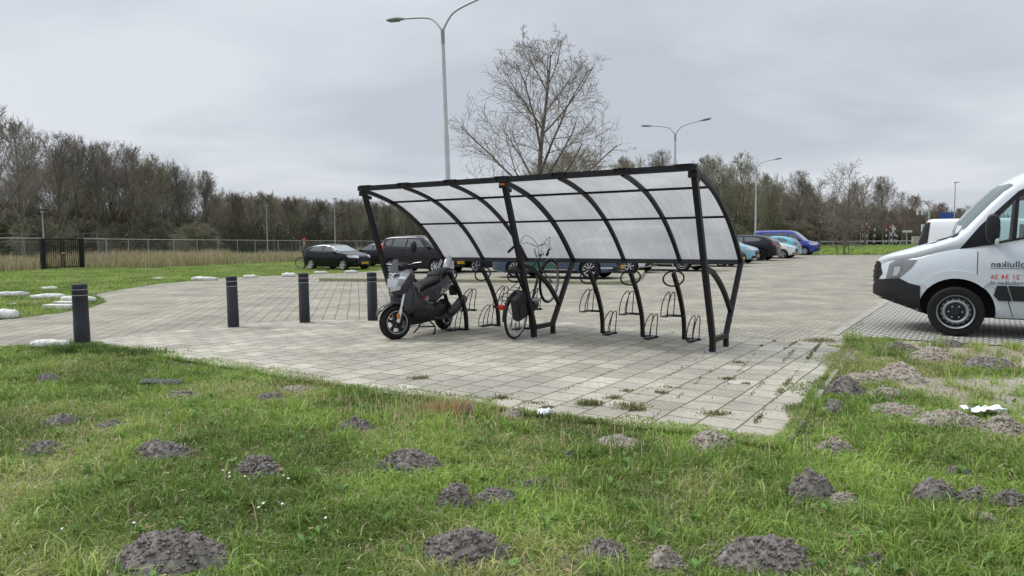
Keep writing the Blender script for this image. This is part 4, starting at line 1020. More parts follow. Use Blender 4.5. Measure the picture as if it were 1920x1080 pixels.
SIDEWIN = {
 'hatch': [[(.345, .725), (.47, .90), (.555, .93), (.565, .72)], [(.585, .72), (.575, .93), (.68, .915), (.77, .87), (.835, .775), (.80, .745)]],
 'mpv': [[(.262, .70), (.29, .745), (.315, .695)], [(.33, .695), (.41, .89), (.565, .925), (.575, .70)], [(.595, .70), (.585, .925), (.76, .915), (.775, .715)], [(.79, .715), (.785, .905), (.85, .88), (.885, .80), (.86, .73)]],
 'estate': [[(.365, .745), (.47, .91), (.55, .935), (.56, .735)], [(.58, .735), (.57, .935), (.73, .92), (.74, .745)], [(.755, .75), (.75, .915), (.85, .89), (.90, .79), (.88, .765)]],
 'suv': [[(.33, .73), (.44, .9), (.545, .925), (.555, .73)], [(.575, .73), (.565, .925), (.70, .905), (.80, .83), (.78, .76)]],
 'small': [[(.30, .73), (.435, .90), (.58, .925), (.60, .725)], [(.62, .725), (.60, .925), (.73, .895), (.81, .80), (.79, .735)]],
 'van': [[(.24, .615), (.30, .72), (.355, .875), (.43, .90), (.435, .595)], [(.455, .60), (.45, .90), (.66, .90), (.665, .60)], [(.685, .60), (.68, .90), (.93, .895), (.935, .605)]],
}
SIDEWIN['rearvan'] = SIDEWIN['van'][:2]+[[(.685, .60), (.68, .90), (.89, .895), (.925, .605)]]
def make_car(kind, name, L, W, H, col, label, cat, heading, near_front, r=.31, wf=.19, wr=.79, style='six', rimmat=None, sidewin=True, near='right', extra=None, trim=None, facing='front'):
    p = PROF[kind]; body = Body(L, W, H, p['top'], p['belt'], gc=.19 if kind != 'suv' else .24, taper=.27 if 'van' not in kind else .16, nF=4.2 if 'van' not in kind else 6, nR=7)
    c = Car(name, body, col, label, cat); X = lambda f: L*.5-f*L
    sc = lambda poly: [(X(a), z*H) for a, z in poly]
    for pl in SIDEWIN[kind] if sidewin else SIDEWIN[kind][:1]: c.both('side_window', sc(pl), M['glass'], off=.004, res=(.12, .1))
    ws = {'hatch': (.31, .455), 'mpv': (.235, .385), 'estate': (.325, .455), 'suv': (.295, .42), 'small': (.26, .42), 'van': (.215, .345), 'rearvan': (.215, .345)}[kind]
    wy = W*.40; ty = W*(.33 if 'van' not in kind else .38)
    c.patch('windscreen', [(X(ws[0]), -wy*1.0), (X(ws[0])+.03, 0), (X(ws[0]), wy*1.0), (X(ws[1]), ty), (X(ws[1])+.02, 0), (X(ws[1]), -ty)], 'top', M['glasslt'], off=.004, res=(.1, .1))
    rz_ = (.70, .86) if 'van' not in kind else (.60, .88)
    c.patch('rear_window', [(-W*.34, rz_[0]*H+.05), (W*.34, rz_[0]*H+.05), (W*.28, rz_[1]*H+.03), (-W*.28, rz_[1]*H+.03)], 'rear', M['glass'], off=.004, res=(.1, .1))
    hl = {'van': (.40, .49), 'rearvan': (.40, .49)}.get(kind, (.475, .56)); cx = X(.22)
    for s in (1, -1):
        c.patch('headlight', [(s*.42, hl[0]*H), (s*.40, hl[1]*H-.005), (s*.98, hl[1]*H+.02), (s*1.16, hl[1]*H+.03), (s*.98, hl[0]*H+.02)], 'nose', M['lens'], off=.005, cx=cx, res=(.06, .05))
        if kind != 'rearvan': c.patch('tail_light', [(s*W*.30, .60*H), (s*W*.43, .58*H), (s*W*.45, .72*H), (s*W*.36, .72*H)], 'rear', M['red'], off=.005, res=(.06, .06))
    c.patch('grille', [(-.42, .30*H), (.42, .30*H), (.5, .37*H), (.38, .47*H), (-.38, .47*H), (-.5, .37*H)], 'nose', M['black_rough'], off=.004, cx=cx, res=(.06, .05))
    for pz in ((.24, .285),): c.patch('lower_intake', [(-.75, pz[0]*H*.85), (.75, pz[0]*H*.85), (.68, pz[1]*H), (-.68, pz[1]*H)], 'nose', M['black_rough'], off=.004, cx=cx, res=(.06, .05))
    xs = X(.35)
    c.both('sill_trim', [(X(wf)-r*1.3, body.gc+.03), (X(wr)+r*1.3, body.gc+.03), (X(wr)+r*1.3, body.gc+.11), (X(wf)-r*1.3, body.gc+.11)], M['black_rough'], off=.005)
    for f in ((.47, .60) if kind != 'small' else (.52,)):
        c.both('door_handle', [(X(f), .615*H), (X(f)-.16, .615*H), (X(f)-.16, .635*H), (X(f), .635*H)], col, off=.02, res=(.08, .05))
    c.both('door_seam', [(X(.565 if 'van' not in kind else .44), .22*H), (X(.565 if 'van' not in kind else .44)-.012, .22*H), (X(.565 if 'van' not in kind else .44)-.012, .68*H if 'van' not in kind else .55*H), (X(.565 if 'van' not in kind else .44), .68*H if 'van' not in kind else .55*H)], M['ink'], off=.0015, res=(.1, .08))
    mirror_part(c, X(.335 if kind not in ('van', 'rearvan', 'mpv') else .27), W/2-.06, .70*H if 'van' not in kind else .62*H, col if 'van' not in kind else M['black_rough'], .85)
    if extra: extra(c, X)
    ar = []
    for f in (wf, wr):
        for s in (1, -1): ar.append((X(f), r+.01, r*1.14, s*(W/2)))
    c.finish(ar)
    for f in (wf, wr):
        for s in (1, -1): wheel(c.o, X(f), s*(W/2-.115), r, style, .2, rimmat)
    plate(c, body.xo(0, .28*H)+.016, .285*H); plate(c, body.xo(L, .5*H)-.012, .5*H)
    # place: the named near wheel stands at near_front
    c.o.rotation_euler.z = heading
    hv = Vector((math.cos(heading), math.sin(heading), 0)); sv = Vector((-hv.y, hv.x, 0)); sgn = -1 if near == 'right' else 1
    fx = X(wf) if facing == 'front' else X(wr)
    c.o.location = Vector(near_front) - hv*fx - sv*sgn*(W/2-.02)
    return c
HU = math.atan2(U.y, U.x)
P_black = paint('black car paint', (.005, .005, .008), .2); P_dgrey = paint('dark grey car paint', (.017, .016, .020), .3); P_blue = paint('steel blue car paint', (.05, .085, .15), .4)
P_white = paint('white car paint', (.66, .68, .69)); P_lblue = paint('light blue car paint', (.20, .42, .54), .2); P_teal = paint('teal car paint', (.07, .33, .40), .2); P_vblue = paint('deep blue van paint', (.016, .03, .27), .2)
P_char = paint('charcoal car paint', (.013, .013, .016), .2)
def chrome_line(c, X):
    L, H = c.b.L, c.b.H
    c.both('window_trim', [(X(.335), .745*H), (X(.455), .918*H), (X(.56), .955*H), (X(.69), .94*H), (X(.78), .89*H), (X(.78), .902*H), (X(.69), .955*H), (X(.56), .97*H), (X(.45), .935*H), (X(.325), .755*H)], M['chrome'], off=.005, res=(.08, .08))
make_car('hatch', 'parked_car', 4.37, 1.8, 1.47, P_black, 'glossy black hatchback with chrome window line parked on the verge at left', 'car', HU, at(643, 507.3), r=.32, style='six', extra=chrome_line)
make_car('hatch', 'parked_car', 4.3, 1.78, 1.5, P_black, 'black car mostly hidden between the black hatchback and the dark grey minicar', 'car', HU+PI, at_depth(664, 46), r=.32, near='left')
def roof_rail(c, X):
    c.patch('tail_light', [(X(.90), .62*c.b.H), (X(.955), .62*c.b.H), (X(.935), .90*c.b.H), (X(.915), .93*c.b.H)], 'right', M['red'], off=.006, res=(.05, .05))
make_car('mpv', 'parked_car', 3.95, 1.68, 1.62, P_dgrey, 'tall dark grey minicar with red tail lamps parked behind the scooter', 'car', HU+.05, at(816, 513.5), r=.30, wf=.185, wr=.80, style='seven', extra=roof_rail)
make_car('hatch', 'parked_car', 4.2, 1.76, 1.46, P_char, 'charcoal hatchback parked beside the dark grey minicar, under the roof edge', 'car', HU, at(893, 511), r=.31, style='five')
def skoda(c, X):
    H = c.b.H
    c.patch('door_panel', [(X(.46), .24*H), (X(.655), .24*H), (X(.655), .62*H), (X(.46), .62*H)], 'right', M['greenpanel'], off=.004, res=(.1, .1), label='dark green rear door panel')
    c.patch('chrome_strip', [(X(.3), .215*H), (X(.68), .215*H), (X(.68), .235*H), (X(.3), .235*H)], 'right', M['chrome'], off=.008)
    for s in (1, -1): c.patch('fog_light', [(s*.62, .245*H), (s*1.0, .25*H), (s*1.0, .29*H), (s*.6, .285*H)], 'nose', M['lens'], off=.008, cx=X(.22), res=(.06, .05))
make_car('estate', 'parked_car', 4.86, 1.86, 1.48, P_blue, 'steel blue estate car with green door panel behind the bike racks', 'car', HU+.16, at(1105, 524), r=.345, wf=.19, wr=.775, style='ten', extra=skoda)
make_car('small', 'parked_car', 4.0, 1.74, 1.46, P_white, 'white hatchback next to the blue estate car, nose under the roof edge', 'car', HU, at(1180, 512.5), r=.31)
make_car('van', 'parked_van', 5.3, 1.95, 2.0, P_white, 'white van with steel wheels and dark bumper parked behind the shelter', 'van', HU, at(1279, 509), r=.35, style='steel', rimmat=M['steel'], extra=lambda c, X: c.patch('bumper', [(-1.2, .3), (1.2, .3), (1.15, .74), (-1.15, .74)], 'nose', M['black_rough'], off=.012, cx=X(.2), res=(.07, .07)))
make_car('hatch', 'parked_car', 4.3, 1.78, 1.44, P_char, 'dark car seen low under the roof between the white van and the right post', 'car', HU, at(1352, 500.5), r=.31)
make_car('small', 'parked_car', 3.9, 1.7, 1.5, P_lblue, 'pale blue hatchback just right of the shelter with its nose showing', 'car', HU, at(1387, 494.5), r=.30)
make_car('hatch', 'parked_car', 4.3, 1.78, 1.5, P_white, 'white car behind the pale blue hatchback, only its roof visible', 'car', HU, at(1372, 490.5), r=.31)
make_car('suv', 'parked_car', 4.4, 1.82, 1.58, P_char, 'dark grey crossover parked tail out beside the pale blue hatchback', 'car', HU+PI, at(1425, 489), r=.36, style='five', rimmat=M['black_rough'], near='left', facing='rear')
make_car('small', 'parked_car', 3.9, 1.72, 1.42, P_white, 'white hatchback squeezed between the dark crossover and the teal car', 'car', HU, at(1467, 485), r=.30, style='five')
make_car('small', 'parked_car', 3.6, 1.65, 1.5, P_teal, 'small teal hatchback parked tail out in front of the blue van', 'car', HU+PI, at(1474, 483.5), r=.29, near='left', facing='rear')
make_car('van', 'parked_van', 4.95, 1.92, 1.95, P_vblue, 'deep blue passenger van with dark windows at the end of the row', 'van', HU, at(1508, 478.5), r=.33, style='five')
# ================================================================= THE WHITE PANEL VAN AT THE RIGHT
VAN0 = at(1790, 631)                                   # near front tyre on the ground
def vs_(px, py, off=0.0):                              # pixel -> (distance ahead of the front axle, height) on the near flank
    n = np.array(V); o = np.array(VAN0) - n*off; d = ray(px, py); t = ((o-CAM)@n)/(d@n); p = CAM+d*t - np.array(VAN0)
    return float(p@(-np.array(U))), float(p[2])
VL_, VW, VH = 5.9, 1.99, 2.52
vb = Body(VL_, VW, VH, [(0, .30), (.003, .40), (.012, .432), (.033, .452), (.083, .487), (.137, .525), (.172, .55), (.189, .565), (.207, .60), (.282, .80), (.307, .85), (.337, .892), (.387, .94), (.457, .975), (.537, 1), (.97, 1), (.992, .93), (1, .5)],
          [(0, .36), (.035, .415), (.105, .435), (.157, .475), (.207, .495), (.237, .492), (1, .52)], gc=.26, nF=4.0, nR=9, taper=.15, win=.010, rake=.03, bow=(.24, .95, 1.35, 2.0, 3.1))
def vring(s, x, _o=Body.ring):
    h = _o(s, x); lift = .24*max(0, 1-x/.85)**1.0
    return [(y, z + lift*max(0, 1-(z-.2)/.5)) for y, z in h]
vb.ring = vring.__get__(vb)
P_van = mat('van white paint', (.52, .565, .61), .35, coat=.7, var=.025, vscale=2)
vc = Car('panel_van', vb, P_van, 'large white panel van with black bumper and mirrored lettering at the right edge', 'van')
AX = VL_/2 - 1.13                                      # local x of the front axle
def L2(px, py, off=0.0): s, z = vs_(px, py, off); return (AX+s, z)
def lpoly(pts): return [L2(*p) for p in pts]
glass1 = lpoly([(1866, 411), (1905, 373), (1897, 449), (1871, 455)])
g2a, g2b = L2(1913, 367), L2(1906, 447.5)
glass2 = [g2a, (g2a[0]-.62, g2a[1]+.06), (g2a[0]-.66, g2b[1]+.09), g2b]
border = lpoly([(1799.5, 467), (1837, 424), (1861, 402), (1910, 358)]) + [(g2a[0]-.06, g2a[1]+.11), (g2a[0]-.7, g2a[1]+.13), (g2a[0]-.74, g2b[1]+.02)] + lpoly([(1920, 448.5), (1858, 459)])
def ring_patch(car, name, outer, holes, mode, m, off, res=(.08, .08)):
    bm = bmesh.new(); es = []
    for loop in [outer]+holes:
        vv = [bm.verts.new((a, b_, 0)) for a, b_ in loop]
        es += [bm.edges.new((vv[i], vv[(i+1) % len(vv)])) for i in range(len(vv))]
    bmesh.ops.triangle_fill(bm, edges=es, use_beauty=True)
    P2 = np.array(outer)
    for ax in (0, 1):
        lo, hi = P2[:, ax].min(), P2[:, ax].max(); n = max(1, int((hi-lo)/res[ax]))
        for i in range(1, n):
            c = [0, 0, 0]; c[ax] = lo+(hi-lo)*i/n; no = [0, 0, 0]; no[ax] = 1
            bmesh.ops.bisect_plane(bm, geom=bm.verts[:]+bm.edges[:]+bm.faces[:], plane_co=c, plane_no=no)
    sg = 1 if mode == 'left' else -1
    for v in bm.verts:
        hit = car.bvh.ray_cast(Vector((v.co.x, sg*4, v.co.y)), Vector((0, -sg, 0)))
        p, nn = (hit[0], hit[1]) if hit[0] is not None else car.bvh.find_nearest(Vector((v.co.x, sg, v.co.y)))[:2]
        if nn.y*sg < 0: nn = -nn
        v.co = p+nn*off
    b = MB(); b.frombm(bm); bm.free(); return b.build(name, m, car.o, True, 40)
def pane_mat():
    m = bpy.data.materials.new('tinted pane'); N, L = nt(m)
    t = N.new('ShaderNodeBsdfTransparent'); t.inputs['Color'].default_value = (.66, .80, .80, 1)
    g = N.new('ShaderNodeBsdfGlossy'); g.inputs['Roughness'].default_value = .03
    fr = N.new('ShaderNodeFresnel'); fr.inputs['IOR'].default_value = 1.9
    mx = N.new('ShaderNodeMixShader'); L.new(fr.outputs[0], mx.inputs[0]); L.new(t.outputs[0], mx.inputs[1]); L.new(g.outputs[0], mx.inputs[2])
    L.new(mx.outputs[0], N['Material Output'].inputs['Surface']); return m
M['vanlens'] = mat('van headlight lens', (.24, .25, .265), .1, metal=.35, spec=.7); M['pane'] = pane_mat(); M['vanglass'] = mat('van windscreen', (.10, .135, .14), .06, spec=.45)
for md in ('left', 'right'):
    ring_patch(vc, 'window_frame', border, [glass1, glass2], md, M['black'], .006)
    for g in (glass1, glass2): vc.patch('side_window', g, md, M['pane'], off=.002, res=(.2, .2))
vc.patch('windscreen', [(AX+.05, -.85), (AX+.19, -.5), (AX+.27, 0), (AX+.19, .5), (AX+.05, .85), (AX-.62, .80), (AX-.47, .5), (AX-.40, 0), (AX-.47, -.5), (AX-.62, -.80)], 'top', M['vanglass'], off=.006, res=(.04, .04))
vc.patch('cowl_panel', [(AX+.06, -.86), (AX+.24, -.45), (AX+.31, 0), (AX+.24, .45), (AX+.06, .86), (AX-.01, .845), (AX+.15, .5), (AX+.22, 0), (AX+.15, -.5), (AX-.01, -.845)], 'top', M['black_rough'], off=.012, res=(.06, .06))
for s in (1, -1):
    vc.patch('bonnet_vent', [(AX+.40, s*.73), (AX+.20, s*.62), (AX+.15, s*.72), (AX+.30, s*.80)], 'top', M['black_rough'], off=.004, res=(.06, .06))
cx = VL_/2-1.25; d_ = math.radians
bump = [(57, .70), (50, .73), (43, .80), (27, .77), (15, .67), (0, .65)]; low = [(0, .46), (20, .45), (35, .36), (57, .27)]
poly = [(d_(a), z) for a, z in bump] + [(-d_(a), z) for a, z in reversed(bump[:-1])] + [(-d_(a), z) for a, z in reversed(low[1:])] + [(d_(a), z) for a, z in low]
vc.patch('front_bumper', poly, 'nose', M['black_rough'], off=.012, cx=cx, res=(.05, .05))
vc.patch('bumper_intake', [(d_(22), .55), (d_(40), .55), (d_(34), .62), (d_(22), .63)], 'nose', M['darkin'], off=.017, cx=cx, res=(.05, .05))
vc.patch('grille', [(-.40, .72), (.40, .72), (.52, .86), (.46, 1.04), (-.46, 1.04), (-.52, .86)], 'nose', M['black_rough'], off=.012, cx=cx, res=(.05, .05))
for z in (.80, .88, .96): vc.patch('grille_slat', [(-.46, z-.014), (.46, z-.014), (.46, z+.014), (-.46, z+.014)], 'nose', M['black'], off=.02, cx=cx, res=(.05, .05))
hl = lpoly([(1657, 524), (1664, 496), (1678, 488), (1693, 485.5), (1718, 488.5), (1707, 503), (1683, 522.5)])
for md in ('left', 'right'):
    vc.patch('headlight', hl, md, M['vanlens'], off=.006, res=(.04, .04))
    vc.patch('headlight_reflector', lpoly([(1672, 519), (1674, 502), (1686, 500), (1686, 508), (1680, 518)]), md, M['lens'], off=.010, res=(.04, .04))
    an = [math.radians(a) for a in range(42, 142, 10)]
    arch = [(AX+.585*math.cos(a), .347+.585*math.sin(a)) for a in an] + [(AX+.475*math.cos(a), .347+.475*math.sin(a)) for a in reversed(an)]
    vc.patch('arch_flare', arch, md, P_van, off=.022, res=(.06, .06))
    blk = [(AX-.40, .62), (AX-.44, .735), (AX-.56, .735), (AX-.60, .53), (AX-.62, .30), (AX-.52, .30)]
    vc.patch('side_moulding', [(AX-.60, .735), (-VL_/2+1.9, .735), (-VL_/2+1.9, .53), (AX-.66, .53)], md, M['black_rough'], off=.014, res=(.15, .08))
    vc.patch('arch_moulding', [(AX-.44, .60), (AX-.47, .735), (AX-.585, .735), (AX-.645, .53), (AX-.50, .53)], md, M['black_rough'], off=.024, res=(.06, .06))
    s0 = L2(1833.5, 475)[0]
    vc.patch('door_seam', [(s0+.005, 1.20), (s0+.005, .80), (AX-.42, .72), (AX-.6, .53), (AX-.66, .30), (AX-.668, .30), (AX-.612, .53), (AX-.43, .715), (s0-.005, .79), (s0-.005, 1.20)], md, M['ink'], off=.0015, res=(.08, .08))
vc.finish([(AX, .36, .47, VW/2), (AX, .36, .47, -VW/2), (AX-3.66, .36, .45, VW/2), (AX-3.66, .36, .45, -VW/2)], [(glass1, -1.3, 1.3), (glass2, -1.3, 1.3)], depth=.3)
for x_ in (AX, AX-3.66):
    for s in (1, -1): wheel(vc.o, x_, s*(VW/2-.13), .352, 'steel', .225, M['steel'])
# driver's seat seen through the pane, mirror, antenna, lettering
b = MB(); b.loft([[q for q in xyz_ring(AX-.72-.12*k/4, 1.1+.16*k, 1.1+.16*k+.02, .22-.02*k, 12, 3)] for k in range(5)]); b.build('seat', M['black_rough'], vc.o)
for s in (1, -1):
    cxm, czm = L2(1861.5, 433, .20); b = MB()
    b.loft([[Vector((cxm+.085*q*math.cos(a), s*(VW/2+yy), czm+.03+.20*q*math.copysign(abs(math.sin(a))**.55, math.sin(a)))) for a in [2*PI*i/18 for i in range(18)]] for yy, q in ((.05, .86), (.09, 1), (.24, 1), (.30, .86), (.315, .5))])
    b.box((cxm-.02, s*(VW/2+.02), czm-.10), (.10, .12, .09), bev=.02); mo = b.build('wing_mirror', M['black_rough'], vc.o, angle=40)
    b = MB(); b.box((cxm-.05, s*(VW/2+.24), czm-.14), (.05, .13, .09), bev=.02); b.build('indicator', M['lens'], mo)
ax_, az_ = L2(1903, 340, -.8)
b = MB(); b.loft([xyz_ring(ax_+dx, vb.top(VL_/2-(ax_+dx)), vb.top(VL_/2-(ax_+dx))+.02+h, .035, 10) for dx, h in ((.06, .005), (.02, .03), (-.06, .035), (-.1, .01))])
zt = vb.top(VL_/2-ax_); b.tube([Vector((ax_-.04, 0, zt+.03)), Vector((ax_-.22, 0, zt+.34))], [.006, .003], 6); b.build('antenna', M['black_rough'], vc.o)
def lettering(txt, px, py, size, m, bold=0.0):
    cu = bpy.data.curves.new('lettering', 'FONT'); cu.body = txt; cu.size = size; cu.align_x = 'RIGHT'; cu.offset = bold; cu.space_character = 1.06
    to = bpy.data.objects.new('tmp', cu); COL.objects.link(to); dg = bpy.context.evaluated_depsgraph_get(); dg.update()
    me = bpy.data.meshes.new_from_object(to.evaluated_get(dg)); bpy.data.objects.remove(to)
    x0, z0 = L2(px, py)
    for v in me.vertices:
        x, z = x0+v.co.x, z0+v.co.y; h = vc.bvh.ray_cast(Vector((x, 4, z)), Vector((0, -1, 0))); v.co = Vector((x, (h[0].y if h[0] else VW/2)+.004, z))
    me.materials.clear(); me.materials.append(m); o = link('lettering', me, vc.o); return o
inkb = mat('blue black lettering', (.03, .035, .07), .5); inkr = mat('red lettering', (.55, .03, .06), .5)
lettering('rolluiken', 1857.5, 500.5, .118, inkb, .0016); lettering('21 34 26', 1857, 522.5, .088, inkr, .001); lettering('orrolluiken.nl', 1857, 533.2, .075, inkb, .0008)
x0, z0 = L2(1857, 502.6); vc.patch('lettering', [(x0, z0), (x0-.7, z0), (x0-.7, z0-.005), (x0, z0-.005)], 'left', inkb, off=.003)
vh = -U; vc.o.rotation_euler.z = math.atan2(vh.y, vh.x)
vc.o.location = VAN0 - vh*AX + V*(VW/2-.03)
# second white van farther back and the one with the blue sign beyond
w2 = at_depth(1716, 23) + U*.75
make_car('rearvan', 'parked_van', 4.9, 1.9, 1.95, P_white, 'white van with dark slanted rear window showing above the bonnet of the large panel van', 'van', HU, w2, r=.33, wr=.83, near='right', facing='rear', sidewin=False, extra=lambda c, X: c.both('rear_pillar', [(X(.918), .56*c.b.H), (X(.905), .95*c.b.H), (X(.93), .95*c.b.H), (X(.985), .58*c.b.H)], M['black_rough'], off=.012, res=(.03, .03)))

# ================================================================= SCOOTER
M['smoke'] = mat('smoked screen', (.05, .053, .056), .08, spec=.5)
sc0 = at(746, 637); hdg = Vector((-.42, -.907, 0)).normalized()
S = empty('motor_scooter', sc0, math.atan2(hdg.y, hdg.x), 'dark grey sport scooter parked on its stand at the left end of the shelter', 'scooter')
P_sc = paint('scooter grey paint', (.046, .046, .049), .3); P_scl = paint('scooter light grey paint', (.27, .275, .285), .5)
def sec(x, z0, z1, w, e=2.6, n=18): return xyz_ring(x, z0, z1, w, n, e)
def loft(name, secs, m, par=S, ang=45):
    b = MB(); b.loft([sec(*s) for s in secs]); return b.build(name, m, par, True, ang)
def sc_wheel(x, r, w):
    rot = Matrix.Rotation(-PI/2, 4, 'X'); b = MB(); h = w/2
    prof = [(r*.66, -h*.6)] + [(r-.0-.085*(1-math.cos(t))*.9, h*math.sin(t)*1.0) for t in [(-1.25+2.5*i/12) for i in range(13)]] + [(r*.66, h*.6)]
    b.lathe(prof, 40, rot); o = b.build('wheel', M['rubber'], S); o.location = (x, 0, r)
    b = MB(); rr = r*.66
    b.lathe([(rr*.86, .05), (rr*1.02, .058), (rr*1.05, .03), (rr*1.05, -.03), (rr*1.02, -.058), (rr*.86, -.05), (rr*.86, .05)], 32, rot)
    b.lathe([(0, .06), (.035, .06), (.04, -.06), (0, -.06)], 16, rot)
    for k in range(5):
        a = 2*PI*k/5+.3; d = Vector((math.cos(a), 0, math.sin(a))); e = Vector((-d.z, 0, d.x))
        b.loft([[d*q+e*wd+Vector((0, y, 0)) for wd, y in ((-wq, -.02), (wq, -.02), (wq, .02), (-wq, .02))] for q, wq in ((.03, .016), (rr*.55, .020), (rr*.9, .034))])
    b.build('rim', mat('black rim', (.015, .015, .017), .35, metal=.2), o, angle=30)
    b = MB(); b.lathe([(rr*.965, .062), (rr*1.01, .062)], 32, rot); b.build('rim_stripe', M['alloy'], o)
    b = MB(); b.lathe([(.055, .07), (.085, .07), (.085, .066), (.055, .066)], 24, rot); b.build('brake_disc', M['black_rough'], o)
    return o
sc_wheel(0, .25, .135); sc_wheel(-1.32, .245, .14)
for s in (1, -1):
    b = MB(); b.tube([Vector((0, s*.085, .25)), Vector((-.06, s*.085, .43))], .026, 10); b.tube([Vector((-.055, s*.085, .42)), Vector((-.13, s*.085, .66))], .02, 10)
    fk = b.build('fork_leg', M['alloy'], S); b = MB(); b.box((.0, s*.105, .34), (.05, .02, .07), bev=.006); b.build('reflector', M['orange'], fk)
loft('front_fender', [(.285, .36, .385, .03), (.25, .41, .455, .066), (.16, .475, .515, .074), (.04, .51, .555, .08), (-.06, .50, .55, .085), (-.15, .44, .52, .075)], P_sc)
# front fairing: faceted shield, ridge points and three edge rows mirrored left and right
ridge = [(-.16, 1.015), (-.03, .955), (.06, .87), (.125, .755), (.10, .69), (.03, .62)]
row1 = [(-.18, .10, 1.01), (-.06, .10, .95), (.02, .095, .87), (.075, .075, .765), (.06, .06, .70), (.0, .05, .63)]
row2 = [(-.22, .175, .99), (-.13, .185, .935), (-.055, .165, .85), (.0, .125, .765), (.0, .10, .705), (-.03, .07, .64)]
row3 = [(-.28, .165, .95), (-.24, .205, .89), (-.17, .20, .80), (-.10, .165, .715), (-.08, .13, .66), (-.08, .08, .60)]
cols_ = [[Vector((x, -y, z)) for x, y, z in r] for r in (row3, row2, row1)] + [[Vector((x, 0, z)) for x, z in ridge]] + [[Vector(p) for p in r] for r in (row1, row2, row3)]
b = MB(); n6 = 6; b.add([p for c_ in cols_ for p in c_], [(i*n6+j, i*n6+j+1, (i+1)*n6+j+1, (i+1)*n6+j) for i in range(6) for j in range(n6-1)], 0)
b.m = [(1 if (j >= 3 or i in (0, 5)) else 0) for i in range(6) for j in range(n6-1)]
b.build('front_fairing', [P_scl, P_sc], S, True, 22)
loft('leg_shield', [(-.08, .40, .70, .13), (-.14, .34, .80, .19), (-.22, .32, .90, .20), (-.30, .32, .84, .19), (-.40, .31, .71, .185), (-.52, .30, .60, .18), (-.63, .30, .55, .17)], P_sc)
for s in (1, -1):
    b = MB()
    b.add([Vector(p) for p in ((.132, s*.008, .752), (.085, s*.07, .768), (.012, s*.122, .772), (.008, s*.10, .715), (.072, s*.058, .705), (.112, s*.008, .695))], [(0, 1, 2, 3, 4, 5)]); b.build('headlight', M['lens'], S, False)
    b = MB(); b.add([Vector(p) for p in ((.026, s*.10, .868), (-.048, s*.158, .858), (-.075, s*.165, .892), (-.01, s*.10, .915))], [(0, 1, 2, 3)]); b.build('air_intake', M['lens'], S, False)
    for k in range(3):
        x_, z_ = .045-.04*k, .885+.033*k; b = MB(); b.add([Vector(p) for p in ((x_+.012, s*.018, z_+.0), (x_-.005, s*.085, z_+.012), (x_-.012, s*.085, z_+.024), (x_+.003, s*.018, z_+.013))], [(0, 1, 2, 3)]); b.build('vent_slot', M['darkin'], S, False)
b = MB(); b.loft([[Vector((-.02-.10*q, y, .96+.19*q+.05*(1-(y/.14)**2)*(1-q)*0)) + Vector((.05*(1-(y/.15)**2), 0, 0)) for y in (-.085*(1-.5*q), -.04, 0, .04, .085*(1-.5*q))] for q in (0, .33, .66, 1)], caps=False)
o = b.build('windshield', M['smoke'], S); 
loft('instrument_pod', [(-.10, .97, 1.06, .07), (-.18, .97, 1.10, .12), (-.27, .98, 1.10, .11), (-.33, 1.0, 1.07, .06)], M['black_rough'])
b = MB(); b.tube(smooth_path([Vector((-.30, -.34, 1.09)), Vector((-.25, -.16, 1.06)), Vector((-.22, 0, 1.04)), Vector((-.25, .16, 1.06)), Vector((-.30, .34, 1.09))], 4), .014, 8); b.build('handlebar', M['black'], S)
for s in (1, -1):
    b = MB(); b.tube([Vector((-.275, s*.22, 1.072)), Vector((-.315, s*.36, 1.095))], .02, 10); b.build('grip', M['rubber'], S)
    b = MB(); b.tube([Vector((-.24, s*.2, 1.075)), Vector((-.23, s*.28, 1.085)), Vector((-.26, s*.37, 1.09))], .007, 6); b.build('brake_lever', M['alloy'], S)
b = MB(); b.tube(smooth_path([Vector((-.27, .18, 1.07)), Vector((-.25, .19, 1.17)), Vector((-.27, .21, 1.25))], 4), .008, 6)
b.loft([[Vector((-.27-dx, .22+.055*k*math.cos(a), 1.315+.085*k*math.sin(a)+.01*math.cos(a))) for a in [2*PI*i/16 for i in range(16)]] for dx, k in ((-.04, .5), (-.02, .9), (.0, 1), (.012, .95))]); b.build('mirror', M['black_rough'], S)
loft('floorboard', [(-.26, .24, .46, .13), (-.34, .23, .42, .19, 3.5), (-.52, .23, .38, .20, 3.5), (-.66, .24, .44, .20, 3.2), (-.74, .28, .50, .16)], M['black_rough'])
loft('belly_pan', [(-.22, .19, .34, .09), (-.35, .17, .3, .13), (-.72, .17, .3, .13), (-.95, .2, .34, .1)], M['black_rough'])
loft('side_panel', [(-.54, .34, .66, .10), (-.64, .36, .72, .15, 2.3), (-.80, .40, .755, .175, 2.3), (-1.0, .46, .79, .18, 2.2), (-1.2, .54, .84, .17, 2.2), (-1.4, .63, .895, .14, 2.2), (-1.56, .72, .93, .09), (-1.66, .80, .93, .045)], P_sc)
loft('seat', [(-.56, .66, .70, .09), (-.62, .68, .765, .13), (-.78, .73, .80, .155), (-.95, .755, .83, .16), (-1.06, .78, .87, .15), (-1.12, .80, .885, .14)], M['black_rough'])
loft('pillion_seat', [(-1.06, .84, .89, .11), (-1.12, .85, .935, .135), (-1.28, .885, .965, .135), (-1.42, .92, .985, .115), (-1.50, .94, .975, .07)], M['black_rough'])
b = MB(); b.loft([sec(x, z0, z1, w, 3) for x, z0, z1, w in ((-1.46, .84, 1.0, .055), (-1.53, .88, 1.12, .06), (-1.60, .95, 1.17, .055), (-1.64, 1.06, 1.18, .03))]); b.build('grab_rail', M['lens'], S)
b = MB(); b.box((-1.60, 0, .77), (.05, .16, .06), bev=.015); b.build('tail_light', M['red'], S)
